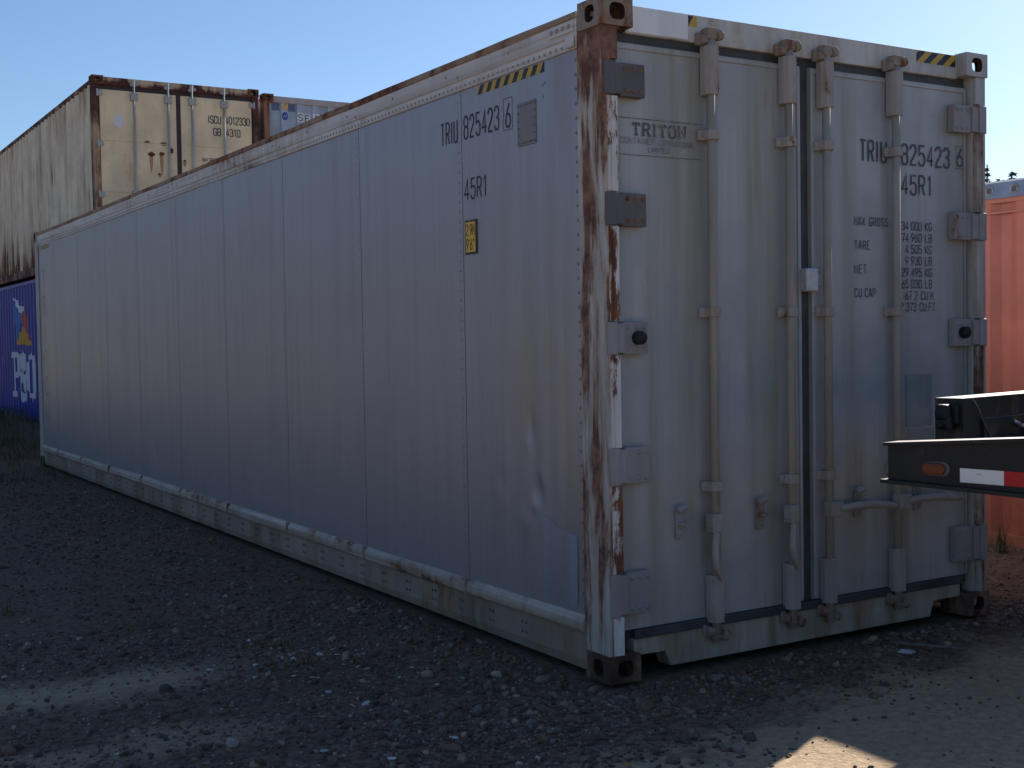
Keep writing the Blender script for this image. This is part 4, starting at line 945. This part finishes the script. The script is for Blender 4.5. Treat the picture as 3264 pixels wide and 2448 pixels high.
# added forest belt out of view, darkens the horizon that the silver side reflects
def added_woods():
    r = np.random.default_rng(77); V = []
    for i in range(330):
        a = r.uniform(math.radians(128), math.radians(354)); R = r.uniform(52, 95); x, y = CP[0] + R*math.sin(a), CP[1] + R*math.cos(a)   # clockwise from +Y
        h = r.uniform(8, 15); rb = h * r.uniform(.16, .24); n_ = 340
        u = r.random(n_) ** .75; ang = r.random(n_) * 2 * PI; rad = rb * (1 - u) ** .9 * np.sqrt(r.uniform(.25, 1.15, n_)) + .05
        c = np.stack([x + rad*np.cos(ang), y + rad*np.sin(ang), h * (.06 + .94*u)], 1)
        d = np.stack([np.cos(ang), np.sin(ang), r.normal(-.25, .3, n_)], 1); w = np.cross(d, r.normal(0, 1, (n_, 3))); w /= np.linalg.norm(w, axis=1)[:, None]
        s_ = (r.uniform(.45, .95, n_) * (1.1 - .6*u))[:, None]
        V.append(np.stack([c - w*s_*.4, c + w*s_*.4, c + d*s_*1.2], 1).reshape(-1, 3))
    V = np.concatenate(V); o = np_mesh('added_woods', V, np.arange(len(V)).reshape(-1, 3), [M['needles']]); o['kind'] = 'stuff'
added_woods()
# ------------------------------------------------------------------ gravel, chips, grass, litter
PHI = (1 + 5 ** .5) / 2
ICO = np.array([(-1,PHI,0),(1,PHI,0),(-1,-PHI,0),(1,-PHI,0),(0,-1,PHI),(0,1,PHI),(0,-1,-PHI),(0,1,-PHI),(PHI,0,-1),(PHI,0,1),(-PHI,0,-1),(-PHI,0,1)], float) / math.sqrt(1 + PHI**2)
ICF = np.array([(0,11,5),(0,5,1),(0,1,7),(0,7,10),(0,10,11),(1,5,9),(5,11,4),(11,10,2),(10,7,6),(7,1,8),(3,9,4),(3,4,2),(3,2,6),(3,6,8),(3,8,9),(4,9,5),(2,4,11),(6,2,10),(8,6,7),(9,8,1)])
def stones(name, x, y, size, flat, mats, mi, sink=.35, smooth_=True):
    n = len(x); r = RNG; sh = ICO[None] * r.uniform(.78, 1.22, (n, 12, 1))
    sc = size[:, None] * np.stack([r.uniform(.7, 1.25, n), r.uniform(.6, 1.0, n), flat], 1); v = sh * sc[:, None, :]
    a = r.random(n) * 2 * PI; tl = r.normal(0, .25, n); ca, sa = np.cos(a), np.sin(a)
    vx = v[..., 0] ; vz = v[..., 2] + vx * np.sin(tl)[:, None]; vy = v[..., 1]
    X = vx * ca[:, None] - vy * sa[:, None] + x[:, None]; Y = vx * sa[:, None] + vy * ca[:, None] + y[:, None]
    Z = vz + (ground_h(x, y) + size * flat * (1 - 2 * sink))[:, None]
    V = np.stack([X, Y, Z], -1).reshape(-1, 3); F = (ICF[None] + (np.arange(n) * 12)[:, None, None]).reshape(-1, 3)
    o = np_mesh(name, V, F, mats, np.repeat(mi, 20), smooth_); o['kind'] = 'stuff'; return o
def scatter(n, fn):
    x, y = fn(n); ok = ~((x > -.03) & (x < 2.47) & (y > -.03) & (y < 12.25)) & ~((x > OX - .02) & (x < OX + 2.46) & (y > OY)) & ~((x > BX - .05) & (y > BY - .05))
    return x[ok], y[ok]
STM = [plain('stone %s' % w, c, .85, 0, .35, 25, .3) for w, c in (('dark', (.10, .066, .049)), ('brown', (.18, .105, .070)), ('grey', (.20, .15, .12)), ('tan', (.30, .205, .135)), ('pale', (.38, .305, .25)))]
def side_band(n):      # cobbly strip along the silver container, thinning towards the camera
    x = -RNG.gamma(1.6, .75, n) - .02; y = RNG.uniform(-1.2, 11.5, n) ** 1.0; return x, y
def front_band(n):
    x = RNG.uniform(-1.2, 3.9, n); y = .25 - RNG.gamma(1.7, .42, n); return x, y
def near_field(n):
    return RNG.uniform(-2.6, 1.0, n), RNG.uniform(-1.7, 2.4, n)
def gap_field(n):
    return RNG.uniform(2.45, 4.05, n), RNG.uniform(-.2, 3.5, n)
parts_x, parts_y = [], []
for fn, cnt in ((side_band, 19000), (front_band, 11000), (near_field, 14000), (gap_field, 2500)):
    a, b = scatter(cnt, fn); parts_x.append(a); parts_y.append(b)
sxp = np.concatenate(parts_x); syp = np.concatenate(parts_y); n = len(sxp)
trk = smooth(.35, .95, .10 * sxp - .93 * syp + .7 * vnoise(sxp, syp, .6, 5)); lane_ = smooth(.7, 1.0, .1*sxp + syp) * smooth(1.5, 1.2, .1*sxp + syp) * smooth(-.9, -1.5, sxp); keep = RNG.random(n) > np.maximum(trk * .93, lane_ * .7)
sxp, syp = sxp[keep], syp[keep]; n = len(sxp)
size = np.clip(RNG.lognormal(-5.08, .55, n), .0025, .032)
mi = RNG.choice(5, n, p=[.44, .30, .18, .06, .02])
stones('gravel', sxp, syp, size, RNG.uniform(.48, .82, n), STM, mi)
# bigger rounded cobbles, each its own stone
cob = []
for i in range(30):
    for _ in range(50):
        x = -abs(random.gauss(0, .9)) - .08 if i < 19 else random.uniform(-.4, 2.6); y = random.uniform(-.5, 3.2) if i < 19 else random.uniform(-.42, -.12)
        if all((x - a)**2 + (y - b)**2 > .02 for a, b in cob) and not (x > -.08 and y > -.08): break
    cob.append((x, y))
for i, (x, y) in enumerate(cob):
    s = random.uniform(.018, .036); rr = random.Random(i); mb = MB(); bm = bmesh.new(); bmesh.ops.create_icosphere(bm, subdivisions=2, radius=1)
    sc = (s * rr.uniform(.85, 1.25), s * rr.uniform(.7, 1), s * rr.uniform(.5, .75))
    for v in bm.verts:
        k = 1 + .22 * mnoise.noise(v.co * 1.6 + Vector((i, 0, 0))); v.co = Vector((v.co.x * sc[0] * k, v.co.y * sc[1] * k, v.co.z * sc[2] * k))
    me = bpy.data.meshes.new('cobble'); bm.to_mesh(me); bm.free(); me.materials.append(STM[rr.choice((1, 1, 2, 2, 3))]); me.polygons.foreach_set('use_smooth', [True] * len(me.polygons))
    o = bpy.data.objects.new('cobble', me); COL.objects.link(o); o.location = (x, y, float(ground_h(x, y)) + sc[2] * .35); o.rotation_euler = (0, 0, rr.random() * 6)
    tag(o, 'rounded cobble lying loose in the dark gravel around the silver container', 'stone', 'loose cobbles in the gravel')
# pale flaked chips strewn in the gravel on the left
def chips(n):
    c = [(-1.0, 1.25, .35, .45), (-1.25, .75, .5, .4), (-.85, .65, .3, .5), (-1.6, 1.9, .5, .6), (-1.3, -.25, .4, .3)]; k = RNG.choice(5, n, p=[.38, .22, .2, .1, .1]); q = np.array(c)[k]
    return RNG.normal(q[:, 0], q[:, 2] * .6), RNG.normal(q[:, 1], q[:, 3] * .6)
cx_, cy_ = scatter(240, chips); nchip = len(cx_)
stones('pale_chips', cx_, cy_, np.clip(RNG.lognormal(-4.75, .5, nchip), .004, .024), RNG.uniform(.10, .25, nchip), [plain('white flake', (.50, .485, .47), .6, 0, .15), STM[4]], RNG.choice(2, nchip, p=[.6, .4]), .1, False)
def blades(name, x, y, h, mat, wid=.006, lean=.45):
    n = len(x); z = ground_h(x, y) - .004; a = RNG.random(n) * 2 * PI; l = RNG.normal(0, lean, n) * h; w = wid * RNG.uniform(.6, 1.4, n)
    dx, dy = np.cos(a), np.sin(a); lx, ly = -dy * l, dx * l
    P = [np.stack([x - dx*w, y - dy*w, z], 1), np.stack([x + dx*w, y + dy*w, z], 1), np.stack([x + lx*.35 + dx*w*.7, y + ly*.35 + dy*w*.7, z + h*.6], 1), np.stack([x + lx*.35 - dx*w*.7, y + ly*.35 - dy*w*.7, z + h*.6], 1), np.stack([x + lx, y + ly, z + h], 1)]
    V = np.stack(P, 1).reshape(-1, 3); b = np.arange(n) * 5
    F = np.concatenate([np.stack([b, b+1, b+2], 1), np.stack([b, b+2, b+3], 1), np.stack([b+3, b+2, b+4], 1)]); o = np_mesh(name, V, F, mat if isinstance(mat, list) else [mat], RNG.integers(0, len(mat), len(F)) if isinstance(mat, list) else None); o['kind'] = 'stuff'; return o
GM = [leaf_mat('dry grass', (.14, .105, .045), (.22, .17, .08)), leaf_mat('green grass', (.035, .05, .018), (.07, .085, .03))]
gxs, gys, ghs = [], [], []
def tuft(cx, cy, n, r, h):
    gxs.append(RNG.normal(cx, r, n)); gys.append(RNG.normal(cy, r, n)); ghs.append(RNG.uniform(.4, 1.1, n) * h)
for _ in range(420):
    y = RNG.uniform(12.6, 21); x = RNG.uniform(-3.5, 1.0); tuft(x, y, 26, .12, RNG.uniform(.10, .34))
for _ in range(120): tuft(-RNG.uniform(.1, 3.5), RNG.uniform(8.5, 12.6), 16, .10, RNG.uniform(.05, .16))
for _ in range(26): tuft(3.93 + RNG.normal(0, .06), RNG.uniform(-.2, 3.2), 14, .06, RNG.uniform(.05, .15))
for cx, cy, h in ((-1.0, 1.05, .05), (-.95, 1.5, .06), (-1.15, 1.0, .04), (-.75, .9, .035), (-1.3, 2.3, .05), (-1.9, 3.0, .06), (-.35, .35, .04)): tuft(cx, cy, 40, .07, h)
tuft(3.80, .98, 30, .025, .26)
blades('grass', np.concatenate(gxs), np.concatenate(gys), np.concatenate(ghs), GM, .0032)
# single pieces of litter
def shard(loc, pts, h, mat, name, label, cat, tilt=(0, 0), rz=0.0):
    mb = MB(); mb.prism(pts, (0, 0, 0), (1,0,0), (0,1,0), (0,0,h)); o = mb.build(name, mat, None, .001); o.location = (loc[0], loc[1], float(ground_h(loc[0], loc[1])) + loc[2]); o.rotation_euler = (tilt[0], tilt[1], rz); return tag(o, label, cat)
shard((1.367, -.385, .022), [(-.035,-.012),(.02,-.017),(.045,0),(.03,.013),(-.02,.016)], .005, plain('pale shard', (.42, .43, .43), .6), 'paint_flake', 'pale pointed flake of sheet lying before the grey doors, right of centre', 'flake', (.35, .0), -.9)
shard((1.535, -.37, .02), [(-.16,-.007),(.16,-.006),(.16,.006),(-.16,.007)], .010, plain('grey lath', (.16, .14, .12), .8), 'wooden_lath', 'thin grey lath lying in the gravel in front of the right door', 'stick', (0, .03), -.87)
shard((-.55, -.86, .016), [(-.022,-.006),(0,-.016),(.02,-.010),(.026,.004),(.004,.016),(-.016,.010)], .002, plain('yellow leaf', (.30, .19, .05), .7), 'dry_leaf', 'yellow dry leaf on the dirt at the bottom centre of the picture', 'leaf', (.12, .05), .4)
shard((-1.16, -.28, .016), [(-.020,-.010),(.008,-.014),(.020,.002),(.004,.012),(-.014,.010)], .002, plain('white scrap', (.66, .67, .68), .6), 'paper_scrap', 'small white scrap of paper on the dirt at the bottom left of centre', 'paper', (.05, .1), .2)
